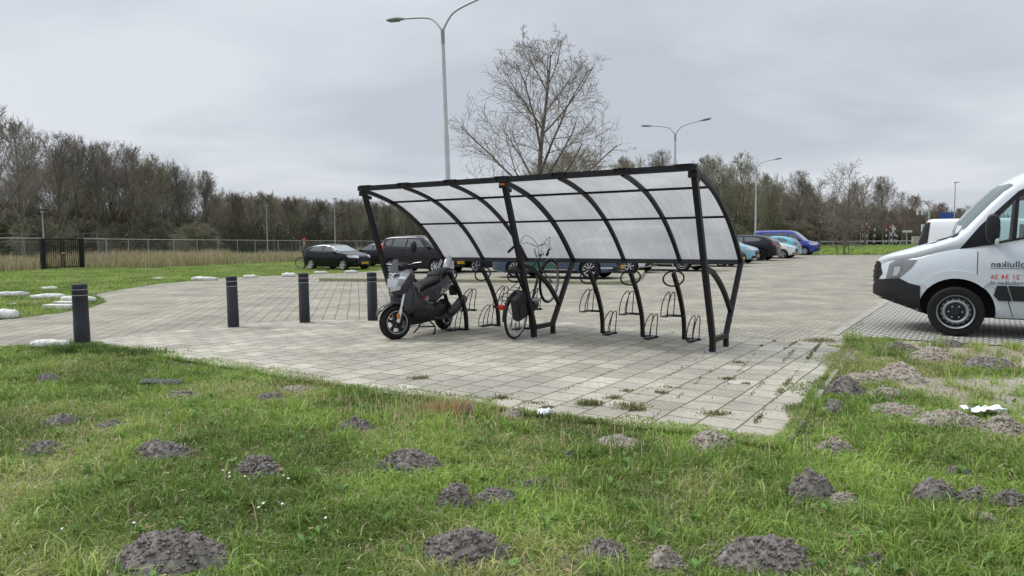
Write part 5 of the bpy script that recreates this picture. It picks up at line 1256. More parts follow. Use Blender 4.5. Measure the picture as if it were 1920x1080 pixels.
b = MB(); b.box((-1.66, 0, .60), (.012, .14, .17), Matrix.Rotation(.25, 3, 'Y'), bev=.004); b.tube([Vector((-1.52, 0, .74)), Vector((-1.65, 0, .66))], .03, 6); b.build('plate_holder', M['black'], S)
b = MB(); b.loft([sec(x, z0, z1, w, 3) for x, z0, z1, w in ((-.82, .20, .40, .09), (-.95, .17, .44, .13), (-1.15, .19, .46, .13), (-1.35, .18, .36, .10), (-1.42, .21, .30, .07))]); b.build('engine', mat('engine grey', (.03, .03, .032), .5, metal=.4), S, angle=30)
b = MB(); b.tube(smooth_path([Vector((-.85, .08, .24)), Vector((-1.0, .17, .20)), Vector((-1.15, .20, .25))], 4), .018, 8); b.tube([Vector((-1.15, .20, .25)), Vector((-1.20, .205, .27)), Vector((-1.52, .225, .42)), Vector((-1.62, .23, .465))], [.05, .07, .08, .062], 16); b.build('exhaust', mat('exhaust', (.07, .075, .08), .4, metal=.5), S, angle=40)
b = MB(); b.tube([Vector((-1.2, .12, .56)), Vector((-1.32, .12, .28))], .03, 10); b.build('rear_shock', M['black_rough'], S)
b = MB()
for s in (1, -1): b.tube(smooth_path([Vector((-.74, s*.07, .21)), Vector((-.80, s*.14, .10)), Vector((-.70, s*.19, .012)), Vector((-.64, s*.20, .012))], 3), .013, 6)
b.tube([Vector((-.79, -.13, .10)), Vector((-.79, .13, .10))], .012, 6); b.build('stand', M['black'], S)
for s in (1, -1):
    b = MB(); b.tube([Vector((-.98, s*.179, .60)), Vector((-1.06, s*.181, .655)), Vector((-1.13, s*.178, .655)), Vector((-1.07, s*.183, .595)), Vector((-.98, s*.179, .60))], .012, 6); b.build('emblem', M['white'], S)
    b = MB(); b.tube([Vector((-.40, s*.155, .565)), Vector((-.47, s*.165, .52)), Vector((-.56, s*.172, .545)), Vector((-.62, s*.172, .575))], .007, 5); b.tube([Vector((-.50, s*.17, .487)), Vector((-.62, s*.178, .545))], .006, 5); b.build('decal_line', M['white'], S)
    b = MB(); b.box((-.555, s*.172, .565), (.09, .01, .028), Matrix.Rotation(.3, 3, 'Y')); b.build('decal', M['red'], S)
    b = MB(); b.add([Vector((-.40, s*.166, .76)), Vector((-.37, s*.162, .66)), Vector((-.46, s*.12, .60)), Vector((-.42, s*.15, .68))], [(0, 1, 2, 3)]); b.build('trim', M['white'], S)
loft('tunnel', [(-.28, .40, .80, .12), (-.38, .36, .66, .11), (-.50, .36, .60, .10), (-.6, .36, .66, .11)], P_sc)
b = MB()
for s in (1, -1): b.loft([[Vector((x, s*y, z)), Vector((x, s*(y+.012), z-.02)), Vector((x, s*(y-.005), z-.14)), Vector((x, s*(y-.02), z-.02))] for x, y, z in ((-.26, .195, .74), (-.4, .185, .60), (-.56, .185, .50), (-.72, .185, .47))])
b.build('lower_cowl', P_sc, S)
S.rotation_euler.x = math.radians(3)
# the handlebars are turned: swing the front wheel, forks, fender and bars about the steering head
for o in [c for c in S.children if c.name.split('.')[0] in ('fork_leg', 'front_fender', 'handlebar', 'grip', 'brake_lever', 'mirror') or (c.name.startswith('wheel') and abs(c.location.x) < .1)]:
    a_ = math.radians(-27 if o.name.split('.')[0] in ('wheel', 'fork_leg', 'front_fender') else -14); pv = Vector((-.07, 0, 0)) if a_ < -.3 else Vector((-.22, 0, 0))
    o.matrix_local = Matrix.Translation(pv) @ Matrix.Rotation(a_, 4, 'Z') @ Matrix.Translation(-pv) @ Matrix.Translation(o.location)

# ================================================================= BICYCLES
def make_bike(label, bag=True):
    o = empty('bicycle', (0, 0, 0), 0, label, 'bicycle'); R_ = .345; WB = 1.10
    fcol = paint('bicycle black', (.012, .012, .014))
    for x, nm in ((0, 'rear'), (WB, 'front')):
        rot = Matrix.Rotation(-PI/2, 4, 'X')
        b = MB(); b.lathe([(R_-.03+.02*math.cos(t), .019*math.sin(t)) for t in [2*PI*i/10 for i in range(11)]][:], 44, rot); w = b.build('wheel', M['rubber'], o); w.location = (x, 0, R_)
        b = MB(); b.lathe([(R_-.055, .012), (R_-.045, .016), (R_-.042, -.016), (R_-.055, -.012), (R_-.055, .012)], 44, rot)
        b.tube([Vector((0, -.05, 0)), Vector((0, .05, 0))], .02, 10)
        for k in range(28):
            a = 2*PI*k/28; b.tube([Vector((.02*math.cos(a+.6), (.03 if k % 2 else -.03), .02*math.sin(a+.6))), Vector(((R_-.05)*math.cos(a), 0, (R_-.05)*math.sin(a)))], .0014, 3, False)
        b.build('rim', M['steel'], w)
        b = MB(); a0, a1 = (.25, 2.9) if nm == 'rear' else (.35, 2.6)
        b.loft([[Vector((x+(R_+.012+h)*math.cos(a), y, R_+(R_+.012+h)*math.sin(a))) for y, h in ((-.027, -.008), (-.014, .006), (.014, .006), (.027, -.008), (.012, .003), (-.012, .003))] for a in np.linspace(a0, a1, 16)]); b.build('mudguard', fcol, o)
    BB, ST, HB, HT = Vector((.47, 0, .29)), Vector((.30, 0, .76)), Vector((.86, 0, .66)), Vector((.82, 0, .86))
    b = MB(); b.tube([BB, ST+Vector((-.02, 0, .06))], .016, 8); b.tube([BB, HB], .019, 8); b.tube([ST, HT-Vector((0, 0, .04))], .015, 8); b.tube([HB, HT], .019, 8)
    for s in (1, -1): b.tube([BB+Vector((0, s*.03, 0)), Vector((0, s*.06, R_))], .009, 6); b.tube([ST+Vector((0, s*.02, -.04)), Vector((0, s*.06, R_))], .008, 6)
    b.build('frame', fcol, o)
    b = MB()
    for s in (1, -1): b.tube(smooth_path([HB+Vector((0, s*.045, -.03)), Vector((.95, s*.05, .52)), Vector((WB, s*.05, R_))], 3), .011, 6)
    b.tube([HB+Vector((0, -.05, -.03)), HB+Vector((0, .05, -.03))], .014, 6); b.build('fork', fcol, o)
    b = MB(); b.tube([ST, ST+Vector((-.07, 0, .20))], .013, 8); b.build('seat_post', M['chrome'], o)
    b = MB(); q = ST+Vector((-.09, 0, .215)); b.loft([[q+Vector((x, w*math.cos(a), h*math.sin(a)+dz)) for a in [2*PI*i/14 for i in range(14)]] for x, w, h, dz in ((-.14, .05, .03, .03), (-.11, .105, .045, .02), (-.03, .10, .045, .01), (.05, .05, .035, .01), (.13, .028, .025, .012), (.16, .012, .012, .01))]); b.build('saddle', M['black_rough'], o)
    b = MB(); b.tube([HT, HT+Vector((-.04, 0, .17))], .013, 8); b.tube([HT+Vector((-.04, 0, .165)), HT+Vector((.05, 0, .175))], .016, 8)
    b.tube(smooth_path([Vector((.58, -.31, 1.06)), Vector((.70, -.29, 1.08)), Vector((.84, -.16, 1.10)), Vector((.86, 0, 1.045)), Vector((.84, .16, 1.10)), Vector((.70, .29, 1.08)), Vector((.58, .31, 1.06))], 5), .0125, 10); b.build('handlebar', M['chrome'], o)
    for s in (1, -1):
        b = MB(); b.tube([Vector((.70, s*.29, 1.08)), Vector((.56, s*.312, 1.055))], .019, 8); b.build('grip', M['rubber'], o)
        b = MB(); b.tube([Vector((.79, s*.22, 1.085)), Vector((.78, s*.29, 1.06)), Vector((.66, s*.33, 1.04))], .006, 6); b.build('brake_lever', M['chrome'], o)
        b = MB(); b.tube(smooth_path([Vector((.78, s*.24, 1.08)), Vector((.93, s*.2, 1.17)), Vector((.97, s*.05, 1.02)), Vector((.88, 0, .8))], 4), .004, 5); b.build('brake_cable', M['black'], o)
    b = MB(); b.box((.96, 0, .88), (.09, .07, .08), bev=.025); b.build('front_lamp', M['chrome'], o)
    b = MB(); b.lathe([(0, -.01), (.095, -.01), (.095, .01), (0, .01)], 24, Matrix.Translation((.47, -.05, .29)) @ Matrix.Rotation(PI/2, 4, 'X'))
    b.loft([[Vector((x, -.07, z-h)), Vector((x, -.04, z-h)), Vector((x, -.04, z+h)), Vector((x, -.07, z+h))] for x, z, h in ((.57, .29, .06), (.5, .29, .10), (.2, .32, .075), (-.06, .345, .06))]); b.build('chain_case', M['black_rough'], o, angle=30)
    for s in (1, -1):
        b = MB(); e = Vector((.47, s*.09, .29))+Vector((.10, 0, -.13))*s; b.tube([Vector((.47, s*.08, .29)), e], .01, 6); b.box(e+Vector((0, s*.06, 0)), (.09, .10, .03), bev=.006); b.build('pedal_crank', M['steel'], o)
    b = MB()
    for s in (1, -1): b.tube([Vector((.30, s*.05, .74)), Vector((-.32, s*.06, .745))], .006, 5); b.tube([Vector((-.22, s*.06, .745)), Vector((.0, s*.065, R_))], .005, 5)
    for x in (-.3, -.2, -.1, 0, .1): b.tube([Vector((x, -.06, .745)), Vector((x, .06, .745))], .005, 5)
    b.build('carrier', M['black'], o)
    b = MB(); b.box((-.345, 0, .66), (.05, .085, .065), bev=.018); b.build('tail_light', M['red'], o)
    b = MB(); b.tube([Vector((.05, .09, .3)), Vector((.12, .2, .02))], .008, 6); b.build('kickstand', M['steel'], o)
    if bag:
        b = MB(); b.box((-.08, -.115, .55), (.27, .10, .34), bev=.045); b.build('pannier', mat('black bag fabric', (.016, .016, .02), .75, var=.3, bump=.3), o, angle=50)
        b = MB()
        b.box((-.08, -.168, .52), (.18, .02, .18), bev=.006); b.box((-.08, -.169, .665), (.26, .016, .09), bev=.006); b.build('pannier_pocket', M['black_rough'], o, False)
    return o
bk = make_bike('black city bicycle with a black pannier bag, front wheel raised in the rack')
bv = V; bk.location = at(968, 637) + Vector((0, 0, .012))
bk.rotation_mode = 'XYZ'
rmat = Matrix.Rotation(RZV+.08, 4, 'Z') @ Matrix.Rotation(math.radians(4), 4, 'X') @ Matrix.Rotation(-math.radians(23), 4, 'Y')
# lift the front: turn about the rear axle
bk.matrix_world = Matrix.Translation(at(968, 637)) @ Matrix.Translation((0, 0, .345)) @ rmat @ Matrix.Translation((0, 0, -.345))

# ================================================================= PERSON WITH A BICYCLE ON THE VERGE
def make_person(loc, heading):
    o = empty('person', loc, heading, 'person in a green jacket and red cap holding a bicycle left of the black hatchback', 'person')
    vs = [(0, 0, .92), (0, 0, 1.10), (0, 0, 1.38), (0, 0, 1.50), (0.02, 0, 1.58), (.02, 0, 1.70)]
    rs = [.14, .15, .16, .06, .085, .085]; es = [(0, 1), (1, 2), (2, 3), (3, 4), (4, 5)]
    def chain(root, pts, r):
        p = root
        for q, k in zip(pts, r): vs.append(q); rs.append(k); es.append((p, len(vs)-1)); p = len(vs)-1
        return p
    for s in (1, -1):
        chain(0, [(0, s*.10, .86), (.04*s, s*.11, .48), (.03*s-.02, s*.12, .09), (.06+.03*s, s*.13, .045), (.16+.03*s, s*.135, .03)], [.10, .065, .05, .045, .035])
        h = chain(2, [(0, s*.20, 1.36), (.06, s*.26, 1.10), (.27, s*.24, 1.04), (.34, s*.235, 1.03)], [.07, .052, .038, .03])
        for k in range(4): chain(h, [(.385, s*.235+(k-1.5)*.02, 1.02), (.40-.004*k, s*.235+(k-1.5)*.02, .985)], [.011, .009])
        chain(h, [(.35, s*.235-s*.04, 1.015)], [.011])
    me = bpy.data.meshes.new('body'); me.from_pydata(vs, es, []); b = link('body', me, o)
    b.modifiers.new('s', 'SKIN'); b.modifiers.new('ss', 'SUBSURF').levels = 1
    for i, v in enumerate(me.skin_vertices[0].data): v.radius = (rs[i], rs[i])
    me.skin_vertices[0].data[0].use_root = True
    dg = bpy.context.evaluated_depsgraph_get(); dg.update(); nm = bpy.data.meshes.new_from_object(b.evaluated_get(dg)); b.modifiers.clear(); b.data = nm
    for m in (M['skin'], M['jacket'], M['trousers']): nm.materials.append(m)
    nm.materials.clear(); [nm.materials.append(m) for m in (M['skin'], M['jacket'], M['trousers'], M['black_rough'])]
    for p in nm.polygons:
        c = p.center; p.use_smooth = True
        p.material_index = 2 if c.z < .93 and abs(c.y) < .2 else (0 if c.z > 1.50 or c.x > .30 else 1)
        if c.z < .1: p.material_index = 3
    b = MB(); b.lathe([(.097, 0), (.10, .03), (.085, .08), (.04, .11), (0, .115)], 18, Matrix.Translation((.015, 0, 1.70))); b.box((.11, 0, 1.705), (.10, .13, .012), bev=.004); b.build('cap', M['cap'], o)
    b = MB(); b.loft([xyz_ring(.10+dx, 1.60-h, 1.60+h, h*.6, 8) for dx, h in ((0, .022), (.02, .012), (.028, .004))]); b.build('nose', M['skin'], o)
    b = MB()
    for s in (1, -1): b.lathe([(0, .0), (.009, .002), (.011, .006)], 8, Matrix.Translation((.098, s*.032, 1.645)) @ Matrix.Rotation(PI/2, 4, 'Y'))
    b.box((.098, 0, 1.565), (.01, .05, .008)); b.build('face', M['ink'], o)
    return o
pp = at_depth(572, 43.5); pe = make_person(pp, math.radians(215))
bk2 = make_bike('bicycle held by the person with the red cap, mostly behind the black hatchback', False); bk2.location = pp + Vector((.75, .55, 0)); bk2.rotation_euler.z = math.radians(195)
# ================================================================= TREES
def tube_np(polys):
    """polys: list of (pts Nx3, radii N, sides) -> arrays"""
    V_, Q_ = [], []; base = 0
    for pts, rad, n in polys:
        k = len(pts); t = np.gradient(pts, axis=0); t /= np.linalg.norm(t, axis=1)[:, None]+1e-9
        a = np.where(np.abs(t[:, 2:3]) < .9, [[0, 0, 1.]], [[1., 0, 0]]); x = np.cross(a, t); x /= np.linalg.norm(x, axis=1)[:, None]+1e-9; y = np.cross(t, x)
        an = 2*PI*np.arange(n)/n
        ring = pts[:, None]+rad[:, None, None]*(x[:, None]*np.cos(an)[None, :, None]+y[:, None]*np.sin(an)[None, :, None])
        V_.append(ring.reshape(-1, 3)); i = (np.arange(k-1)[:, None]*n+np.arange(n)[None]); j = (np.arange(k-1)[:, None]*n+(np.arange(n)[None]+1) % n)
        Q_.append((np.stack([i, j, j+n, i+n], -1)+base).reshape(-1, 4)); base += k*n
    return np.concatenate(V_), np.concatenate(Q_)
def gen_tree(seed, H=10., r0=.16, env=(.58, .33, .44), spread=.6, kids=(16, 9, 7, 6), up=.2, rmin=.008, wob=.07, start=.2, stems=1, lean=.03, ratio=(1, .55, .5, .5)):
    """bare tree: limbs grow to a rounded crown envelope (centre, half width, half height as fractions of H)"""
    rg = np.random.default_rng(seed); thick, thin = [], []; levels = len(kids)
    c = np.array([0, 0, env[0]*H]); R_ = np.array([env[1]*H, env[1]*H, env[2]*H])
    lob = rg.random(6)*2*PI
    def room(p, d):
        az = math.atan2(d[1], d[0]); k = 1+.10*math.sin(2*az+lob[0])+.08*math.sin(3*az+lob[1])+.07*math.sin(5*az+4*d[2]+lob[2])
        o_ = (p-c)/(R_*k); e = d/(R_*k); A = e@e; B = o_@e; C_ = o_@o_-1; q = B*B-A*C_
        return 0 if q < 0 else (-B+math.sqrt(q))/A
    def br(p, d, L_, r, lv):
        n = (9, 6, 4, 3, 3)[lv]; pts = [p]; dd = d.copy(); st = L_/n
        for i in range(n):
            dd = dd + rg.normal(0, wob*(.55 if lv == 0 else 1+.35*lv), 3) + np.array([0, 0, up*(.10 if lv == 0 else .22 if lv == 1 else .15)]); dd /= np.linalg.norm(dd); pts.append(pts[-1]+dd*st)
            if lv >= 1 and i >= 1 and np.linalg.norm((pts[-1]-c)/R_) > 1.14: break
        n = len(pts)-1; pts = np.array(pts); tt = np.linspace(0, 1, n+1); rad = np.maximum(r*(1-tt*(.86 if lv == 0 else .75)), rmin)
        (thick if lv < 2 else thin).append((pts, rad, 7 if lv == 0 else 5 if lv == 1 else 3))
        if lv >= levels: return
        k = max(2, int(round(kids[lv]*(.75+.5*rg.random())*(1 if lv == 0 else min(1.2, .5+L_/(H*.22)))))); ph = rg.random()*2*PI; s0 = start if lv == 0 else .18
        for i in range(k):
            t = min(.985, s0+(1-s0)*(i+rg.random())/k); q = t*n; a = int(q); pos = pts[a]*(1-(q-a))+pts[min(a+1, n)]*(q-a)
            ax = (pts[a+1]-pts[a]) if a < n else pts[n]-pts[n-1]; ax = ax/(np.linalg.norm(ax)+1e-9)
            e = np.cross(ax, [0, 0, 1.]) if abs(ax[2]) < .95 else np.cross(ax, [1., 0, 0]); e /= np.linalg.norm(e)+1e-9; f = np.cross(ax, e)
            ph += 2.4+rg.normal(0, .5); ang = spread*((1.25-.65*t) if lv == 0 else (.75+.4*rg.random()))
            nd = ax*math.cos(ang)+(e*math.cos(ph)+f*math.sin(ph))*math.sin(ang); rm = room(pos, nd)
            if lv == 0: ll = rm*(.72+.33*rg.random())
            else: ll = min(L_*ratio[lv]*(1.15-.5*t)*(.7+.6*rg.random()), rm*(.85+.3*rg.random())+.1)
            if ll < .18: ll = .18
            rr = r*(1-t*.8)*(.55 if lv == 0 else .6); br(pos, nd, ll, max(rr, rmin), lv+1)
    for f in range(stems):
        d = np.array([rg.normal(0, lean), rg.normal(0, lean), 1.]); d /= np.linalg.norm(d)
        br(np.array([rg.normal(0, .15), rg.normal(0, .15), -.1]) if stems > 1 else np.array([0, 0, -.1]), d, H*(.93 if stems == 1 else .8), r0, 0)
    return thick, thin
TREES = {}
def proto(key, seed, bark, twig, name='bare_tree', **k):
    th, tn = gen_tree(seed, **k)
    v, q = tube_np(th); h = max(v[:, 2].max(), max(p[0][:, 2].max() for p in tn)); tm = npmesh('trunk', v, None, q, None, bark, True)
    v2, q2 = tube_np(tn); cm = npmesh('crown', v2, None, q2, None, twig, False)
    TREES[key] = (tm, cm, h, name)
def tree(key, px, d, ytop, label, group=None, wide=1.0, rz=None, name=None):
    tm, cm, h, nm = TREES[key]; g = at_depth(px, d); hh = top_z(px, ytop, d)-g.z; s = hh/h
    o = empty(name or nm, g - Z*.05, random.random()*6.28 if rz is None else rz, label, 'tree', group); o.scale = (s*wide, s*wide, s)
    link('trunk', tm, o); link('crown', cm, o); return o
proto('big', 11, M['bark'], M['twig'], H=14, r0=.24, env=(.57, .39, .44), spread=.80, kids=(21, 8, 6, 5), up=.22, rmin=.0085, wob=.06, start=.10)
proto('fan1', 21, M['bark'], M['twig'], H=12, r0=.18, env=(.62, .27, .39), spread=.52, kids=(15, 9, 6, 5), up=.2, rmin=.012, wob=.07, start=.24)
proto('fan2', 22, M['bark'], M['twig'], H=12, r0=.20, env=(.61, .33, .40), spread=.62, kids=(15, 9, 6, 5), up=.22, rmin=.012, wob=.08, start=.22)
proto('fan3', 23, M['barkgreen'], M['twigolive'], H=12, r0=.19, env=(.58, .31, .43), spread=.58, kids=(16, 9, 6, 5), up=.18, rmin=.012, wob=.08, start=.16)
proto('tall1', 24, M['bark'], M['twigolive'], H=12, r0=.15, env=(.62, .20, .39), spread=.45, kids=(16, 9, 6, 5), up=.2, rmin=.012, wob=.07, start=.25)
proto('tall2', 25, M['bark'], M['twig'], H=12, r0=.15, env=(.60, .22, .41), spread=.5, kids=(16, 9, 7, 5), up=.2, rmin=.012, wob=.08, start=.22)
proto('round', 26, M['barkgreen'], M['twigolive'], H=9, r0=.19, env=(.54, .44, .47), spread=.75, kids=(17, 10, 7, 5), up=.2, rmin=.010, wob=.09, start=.10)
proto('red', 27, M['bark'], M['twigred'], H=9, r0=.16, env=(.55, .34, .46), spread=.62, kids=(16, 9, 7, 5), up=.2, rmin=.011, wob=.09, start=.12)
proto('alder', 28, M['bark'], M['twig'], H=10, r0=.075, env=(.45, .27, .56), spread=.9, kids=(26, 6, 4), up=.15, rmin=.012, wob=.06, start=.05, name='multi_stem_tree')
proto('shrub', 29, M['barkgreen'], M['twigolive'], H=3, r0=.05, env=(.5, .5, .52), spread=.7, kids=(14, 9, 7), up=.2, rmin=.009, wob=.12, start=.03, name='bare_shrub', stems=4, lean=.35)
proto('far', 30, M['bark'], M['twigolive'], H=11, r0=.15, env=(.60, .22, .41), spread=.5, kids=(16, 11, 8), up=.2, rmin=.020, wob=.08, start=.2)
proto('far2', 31, M['bark'], M['twig'], H=11, r0=.16, env=(.60, .26, .41), spread=.55, kids=(16, 11, 8), up=.2, rmin=.020, wob=.09, start=.2)
tree('big', 1005, 48, 56, 'tall bare tree with a wide open crown rising above the middle of the shelter', rz=1.0, wide=1.12)
tree('round', 1062, 72, 275, 'low bushy olive tree behind the tall bare tree, at its right', wide=1.25)
# left wood
LW = [(45, 74, 212, 'fan1', .85, 'slender bare tree standing free at the left, second from the photo edge'), (-8, 56, 192, 'fan2', .8, 'dark bare tree cut off by the left photo edge'),
      (118, 80, 245, 'fan2', .8, 'full bare tree just above the black gate'), (150, 84, 250, 'tall2', 1.1, 'narrow bare tree right above the right gate post'), (188, 83, 258, 'fan1', .75, 'bare tree of the left wood with a gap to the gate trees'),
      (215, 88, 264, 'fan2', .7, 'bare tree of the left wood, second right of the gate gap'), (250, 85, 262, 'fan1', .75, 'broad bare tree in the middle of the left wood'), (288, 88, 284, 'fan3', .8, 'bare tree where the left wood starts to step down'),
      (318, 92, 298, 'tall2', 1.2, 'thin pointed bare tree in the falling end of the left wood'), (345, 92, 300, 'fan1', .7, 'second to last bare tree of the left wood'), (385, 95, 318, 'fan2', .85, 'last spreading bare tree at the right end of the left wood')]
for px, d, yt, k, w, lab in LW: tree(k, px, d, yt, lab, 'bare trees of the left wood', w)
for i in range(15):
    px = -20+i*27+random.uniform(-6, 6); d = random.uniform(92, 112); yt = np.interp(px, [0, 100, 250, 400], [330, 290, 290, 345])+random.uniform(-8, 22)
    tree(random.choice(['fan2', 'tall1', 'tall2', 'fan3']), px, d, yt, 'bare tree in the back rows of the left wood', 'back rows of the left wood', random.uniform(.8, 1.1))
for i in range(6):
    px = 10+i*72+random.uniform(-6, 6); d = random.uniform(76, 92); tree('shrub', px, d, random.uniform(385, 425), 'twiggy shrub at the foot of the left wood', 'shrubs under the left wood', 1.3)
# the long even wood behind the fence
for i in range(46):
    px = 405+i*11+random.uniform(-4, 4); d = random.uniform(118, 138); yt = np.interp(px, [400, 450, 560, 700, 800, 920], [352, 360, 366, 372, 382, 392])+random.uniform(-8, 9)
    tree(random.choice(['far', 'far2', 'tall1', 'tall2']), px, d, yt, 'bare tree in the long even wood between the left wood and the shelter', 'trees of the long even wood', random.uniform(.8, 1.1))
for i in range(46):
    px = 400+i*11+random.uniform(-4, 4); d = random.uniform(142, 165); yt = np.interp(px, [400, 560, 700, 900], [362, 370, 378, 396])+random.uniform(-6, 8)
    tree(random.choice(['far', 'far2']), px, d, yt, 'bare tree in the long even wood between the left wood and the shelter', 'trees of the long even wood', random.uniform(.9, 1.2))
# right wood
RW = [(1175, 100, 288, 'round', 1.0, 'round twiggy tree above the shelter rail, right of the tall bare tree'), (1246, 105, 280, 'fan2', .8, 'fine bare tree above the rail by the double lamp'), (1325, 92, 286, 'round', .95, 'wide olive tree directly above the right shelter post'),
      (1392, 88, 284, 'fan3', .9, 'tall olive tree beside the lamp behind the blue van'), (1440, 98, 320, 'round', .7, 'lower olive tree between the lamp and the next gap'), (1490, 92, 318, 'fan2', .75, 'bare tree right of the lamp, behind the blue van roof'),
      (1536, 104, 332, 'red', .9, 'reddish bare tree left of the thin multi-stem tree'), (1622, 108, 330, 'red', .8, 'reddish bare tree right of the thin multi-stem tree'), (1655, 118, 328, 'fan2', .9, 'pale fine bare tree showing sky through its top, over the crossing'),
      (1690, 112, 358, 'red', 1.25, 'dark rounded tree at the right end of the right wood'), (1740, 150, 374, 'red', 1.3, 'far tree behind the traffic lights'), (1812, 155, 384, 'red', 1.35, 'farthest tree seen over the white van beside the mast')]
for px, d, yt, k, w, lab in RW: tree(k, px, d, yt, lab, 'bare trees of the right wood', w)
for i in range(30):
    px = 1090+i*21+random.uniform(-6, 6); d = random.uniform(108, 128); yt = np.interp(px, [1090, 1300, 1400, 1500, 1600, 1700, 1760], [355, 325, 330, 352, 362, 380, 402])+random.uniform(-6, 16)
    tree(random.choice(['round', 'far', 'far2', 'red', 'fan3']), px, d, yt, 'bare tree in the back rows of the right wood', 'back rows of the right wood', random.uniform(.9, 1.2))
for i in range(30):
    px = 1130+i*19+random.uniform(-6, 6); d = random.uniform(126, 134) if px > 1500 else random.uniform(96, 108); tree('shrub', px, d, random.uniform(400, 428), 'twiggy shrub at the foot of the right wood', 'shrubs under the right wood', 1.4)
tree('alder', 1582, 56.5, 298, 'slim multi-stem bare tree on the verge at the far end of the car park', rz=.5, wide=1.15)
for dx, yt in ((-12, 330), (9, 345)): tree('alder', 1582+dx, 56.8, yt, 'left side stem of the slim bare tree beyond the car park' if dx < 0 else 'right side stem of the slim bare tree beyond the car park', None, .8)

# thicket: tangled understory of both woods (stuff)
def thicket(name, lo, n, zmax, w, pal):
    t = RNG.random(n); q = np.array(lo, float); px = q[0, 0]+(q[-1, 0]-q[0, 0])*t
    d = np.interp(px, q[:, 0], q[:, 1])+RNG.random(n)*q[0, 2]; x = (px-960)/F*d; z0 = terrain(x, d)
    hmax = np.interp(px, q[:, 0], q[:, 3])*(.6+.7*fbm(px/14, d, 3, 3))
    z = z0+RNG.random(n)**1.25*hmax; L_ = .5+1.3*RNG.random(n); az = RNG.random(n)*2*PI; tl = .9*RNG.random(n)
    dv_ = np.stack([np.cos(az)*tl, np.sin(az)*tl, np.ones(n)], 1); dv_ /= np.linalg.norm(dv_, axis=1)[:, None]
    sd = np.cross(dv_, RNG.normal(0, 1, (n, 3))); sd /= np.linalg.norm(sd, axis=1)[:, None]
    p = np.stack([x, d, z], 1); w_ = (w*(.5+RNG.random(n)))[:, None]
    v = np.stack([p-sd*w_, p+sd*w_, p+dv_*L_[:, None]], 1).reshape(-1, 3); f = np.arange(n*3).reshape(-1, 3)
    k = RNG.random(n); cl = fbm(px/20, z*2, 2.2, 3); idx = np.clip(((cl-.3)*2.5*.6+k*.5)*len(pal), 0, len(pal)-1).astype(int)
    c = np.array(pal)[idx]*(.6+.7*RNG.random(n))[:, None]
    me = npmesh(name, v, f, None, np.repeat(c, 3, 0), M['drygrass']); o = link(name, me); o['kind'] = 'stuff'
PAL = [(.045, .055, .028), (.085, .078, .056), (.11, .092, .072), (.115, .115, .06), (.13, .10, .08)]
thicket('left_wood_undergrowth', [(-60, 84, 22, 6.5), (200, 92, 22, 7), (330, 96, 22, 6), (430, 112, 22, 6)], 60000, 5, .035, PAL)
thicket('far_wood_undergrowth', [(400, 124, 40, 5), (700, 128, 40, 5), (950, 128, 40, 4)], 45000, 5, .05, PAL)
thicket('right_wood_undergrowth', [(1060, 100, 24, 6), (1500, 104, 24, 6), (1560, 126, 24, 7), (1760, 130, 24, 6), (1900, 150, 24, 5)], 55000, 5, .05, PAL+[(.085, .06, .05)])

# ================================================================= RAILWAY CROSSING AND ROAD FURNITURE FAR RIGHT
def striped_pole(px, d, ytop, ybot, label, dark=(.02, .02, .022)):
    g = at_depth(px, d); z1 = top_z(px, ytop, d); o = empty('striped_pole', g, 0, label, 'pole', 'black and white crossing poles'); n = max(4, int(z1/.42)); r = .085
    bw, bb = MB(), MB()
    for i in range(n): (bw if i % 2 else bb).tube([Vector((0, 0, z1*i/n)), Vector((0, 0, z1*(i+1)/n))], r, 8)
    bw.build('white_bands', M['white'], o); bb.build('dark_bands', M['ink'], o); return o
for px, yt, lab in ((1617, 422, 'leftmost black and white striped pole of the crossing, below the left red boom'), (1624, 412, 'taller striped pole with red warning head at the left of the crossing'), (1639, 428, 'lone thin striped pole left in the middle of the crossing'), (1661, 428, 'lone striped pole right in the middle of the crossing'),
                    (1670, 430, 'left pole of the dense striped cluster at the crossing'), (1677, 420, 'middle pole of the dense striped cluster at the crossing'), (1681, 434, 'right short pole of the dense striped cluster at the crossing')):
    striped_pole(px, 110, yt, 459, lab)
def box_thing(name, px, d, y0, y1, w, m, lab, cat, dep=.3, extra=None, pole=None):
    g = at_depth(px, d); z0, z1 = top_z(px, y1, d), top_z(px, y0, d); o = empty(name, g, 0, lab, cat); W = w/F*d
    b = MB(); b.box((0, 0, (z0+z1)/2), (W, dep, z1-z0), bev=.02); b.build('panel' if pole is not None else 'housing', m, o, False)
    if pole is not None: b = MB(); b.tube([Vector((pole, .1, 0)), Vector((pole, .1, z1))], .07, 8); b.build('post', M['steel'], o)
    return o
redm = mat('signal red', (.22, .02, .02), .5)
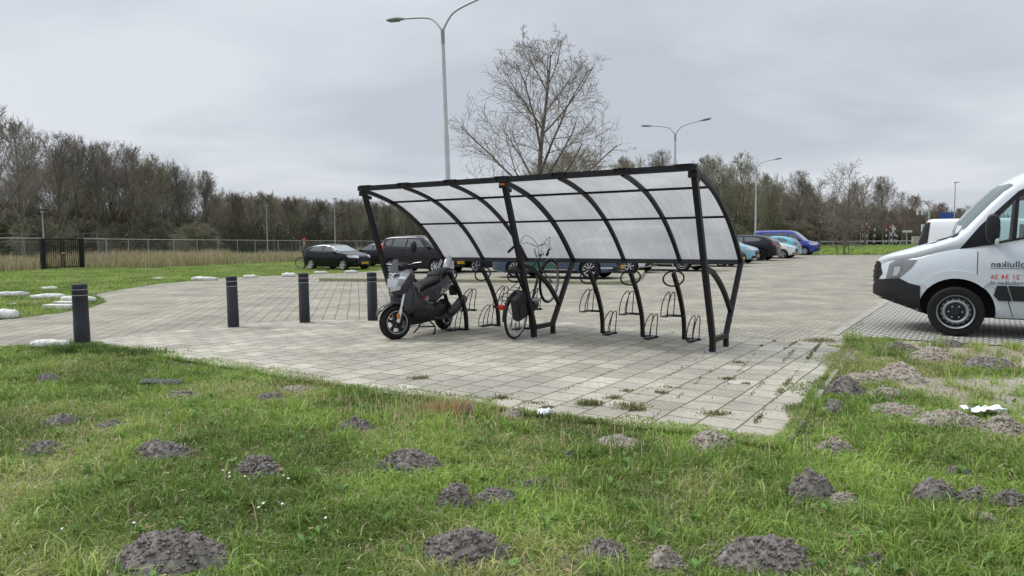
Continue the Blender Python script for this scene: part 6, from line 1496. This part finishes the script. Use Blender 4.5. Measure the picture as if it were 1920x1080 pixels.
for px, lab in ((1613, 'left red crossing light'), (1627, 'right red crossing light of the left pair'), (1667, 'red crossing light of the right group')):
    g = at_depth(px, 109.6); zc = top_z(px, 426, 109.6); o = empty('crossing_signal', g, 0, lab+' on a thin post', 'signal', 'red crossing lights')
    b = MB(); b.lathe([(0, .02), (.38, .02), (.40, 0), (.38, -.03), (0, -.03)], 18, Matrix.Translation((0, 0, zc)) @ Matrix.Rotation(PI/2, 4, 'X')); b.build('signal_board', redm, o)
    b = MB(); b.lathe([(0, .05), (.12, .05), (.13, .0)], 14, Matrix.Translation((.1, -.03, zc)) @ Matrix.Rotation(PI/2, 4, 'X')); b.build('lens', M['lens'], o)
    b = MB(); b.tube([Vector((0, .06, 0)), Vector((0, .06, zc+.3))], .05, 6); b.build('post', M['steel'], o)
box_thing('relay_cabinet', 1673, 111, 422, 437, 5, M['white'], 'pale signal cabinet on the striped cluster of the crossing', 'cabinet', pole=0)
box_thing('utility_cabinet', 1716, 100, 443, 457, 13, M['concrete'], 'grey utility cabinet by the verge next to the white van', 'cabinet')
box_thing('direction_sign', 1700, 98, 432, 436, 18, M['white'], 'white direction sign on a post between crossing and cabinet', 'sign', .08, pole=0)
box_thing('blue_road_sign', 1772, 70, 398.5, 411.5, 25, mat('sign blue', (.02, .06, .30), .4), 'blue road sign seen above the roof of the second white van', 'sign', .08, pole=0)
g = at_depth(1740, 95); zt = top_z(1740, 391, 95); o = empty('traffic_light', g, 0, 'traffic light mast with arm and two pale backboards, left of the white vans', 'traffic light')
b = MB(); b.tube([Vector((0, 0, 0)), Vector((0, 0, zt))], .12, 8); b.build('mast', M['lampgrey'], o)
b = MB(); b.tube([Vector((.3, 0, zt-.1)), Vector((-1.7, 0, zt-.25))], .05, 6); b.build('arm', M['white'], o)
for x_ in (-.95, -1.55): b = MB(); b.box((x_, -.05, zt-.45), (.22, .2, .8), bev=.05); b.build('signal_head', M['white'], o, False)
g = at_depth(1728, 97); zt = top_z(1728, 422, 97); o = empty('traffic_light', g, 0, 'low pale traffic light head on a short post beside the white van', 'traffic light'); b = MB(); b.tube([Vector((0, 0, 0)), Vector((0, 0, zt))], .06, 6); b.build('post', M['lampgrey'], o); b = MB(); b.box((0, -.1, zt-.4), (.35, .25, 1.0), bev=.05); b.build('signal_head', M['white'], o, False)
# guard rail along the main road
p0, p1 = at_depth(1500, 108), at_depth(1760, 108); o = empty('guard_rail', p0, 0, 'low white guard rail along the main road behind the verge', 'guard rail'); L_ = (p1-p0).length
b = MB(); b.box((L_/2, 0, .72), (L_, .06, .16)); b.build('rail', M['lampgrey'], o, False)
for i in range(int(L_/2.5)+1): b = MB(); b.box((i*2.5, .05, .34), (.09, .09, .7)); b.build('post', M['lampgrey'], o, False)
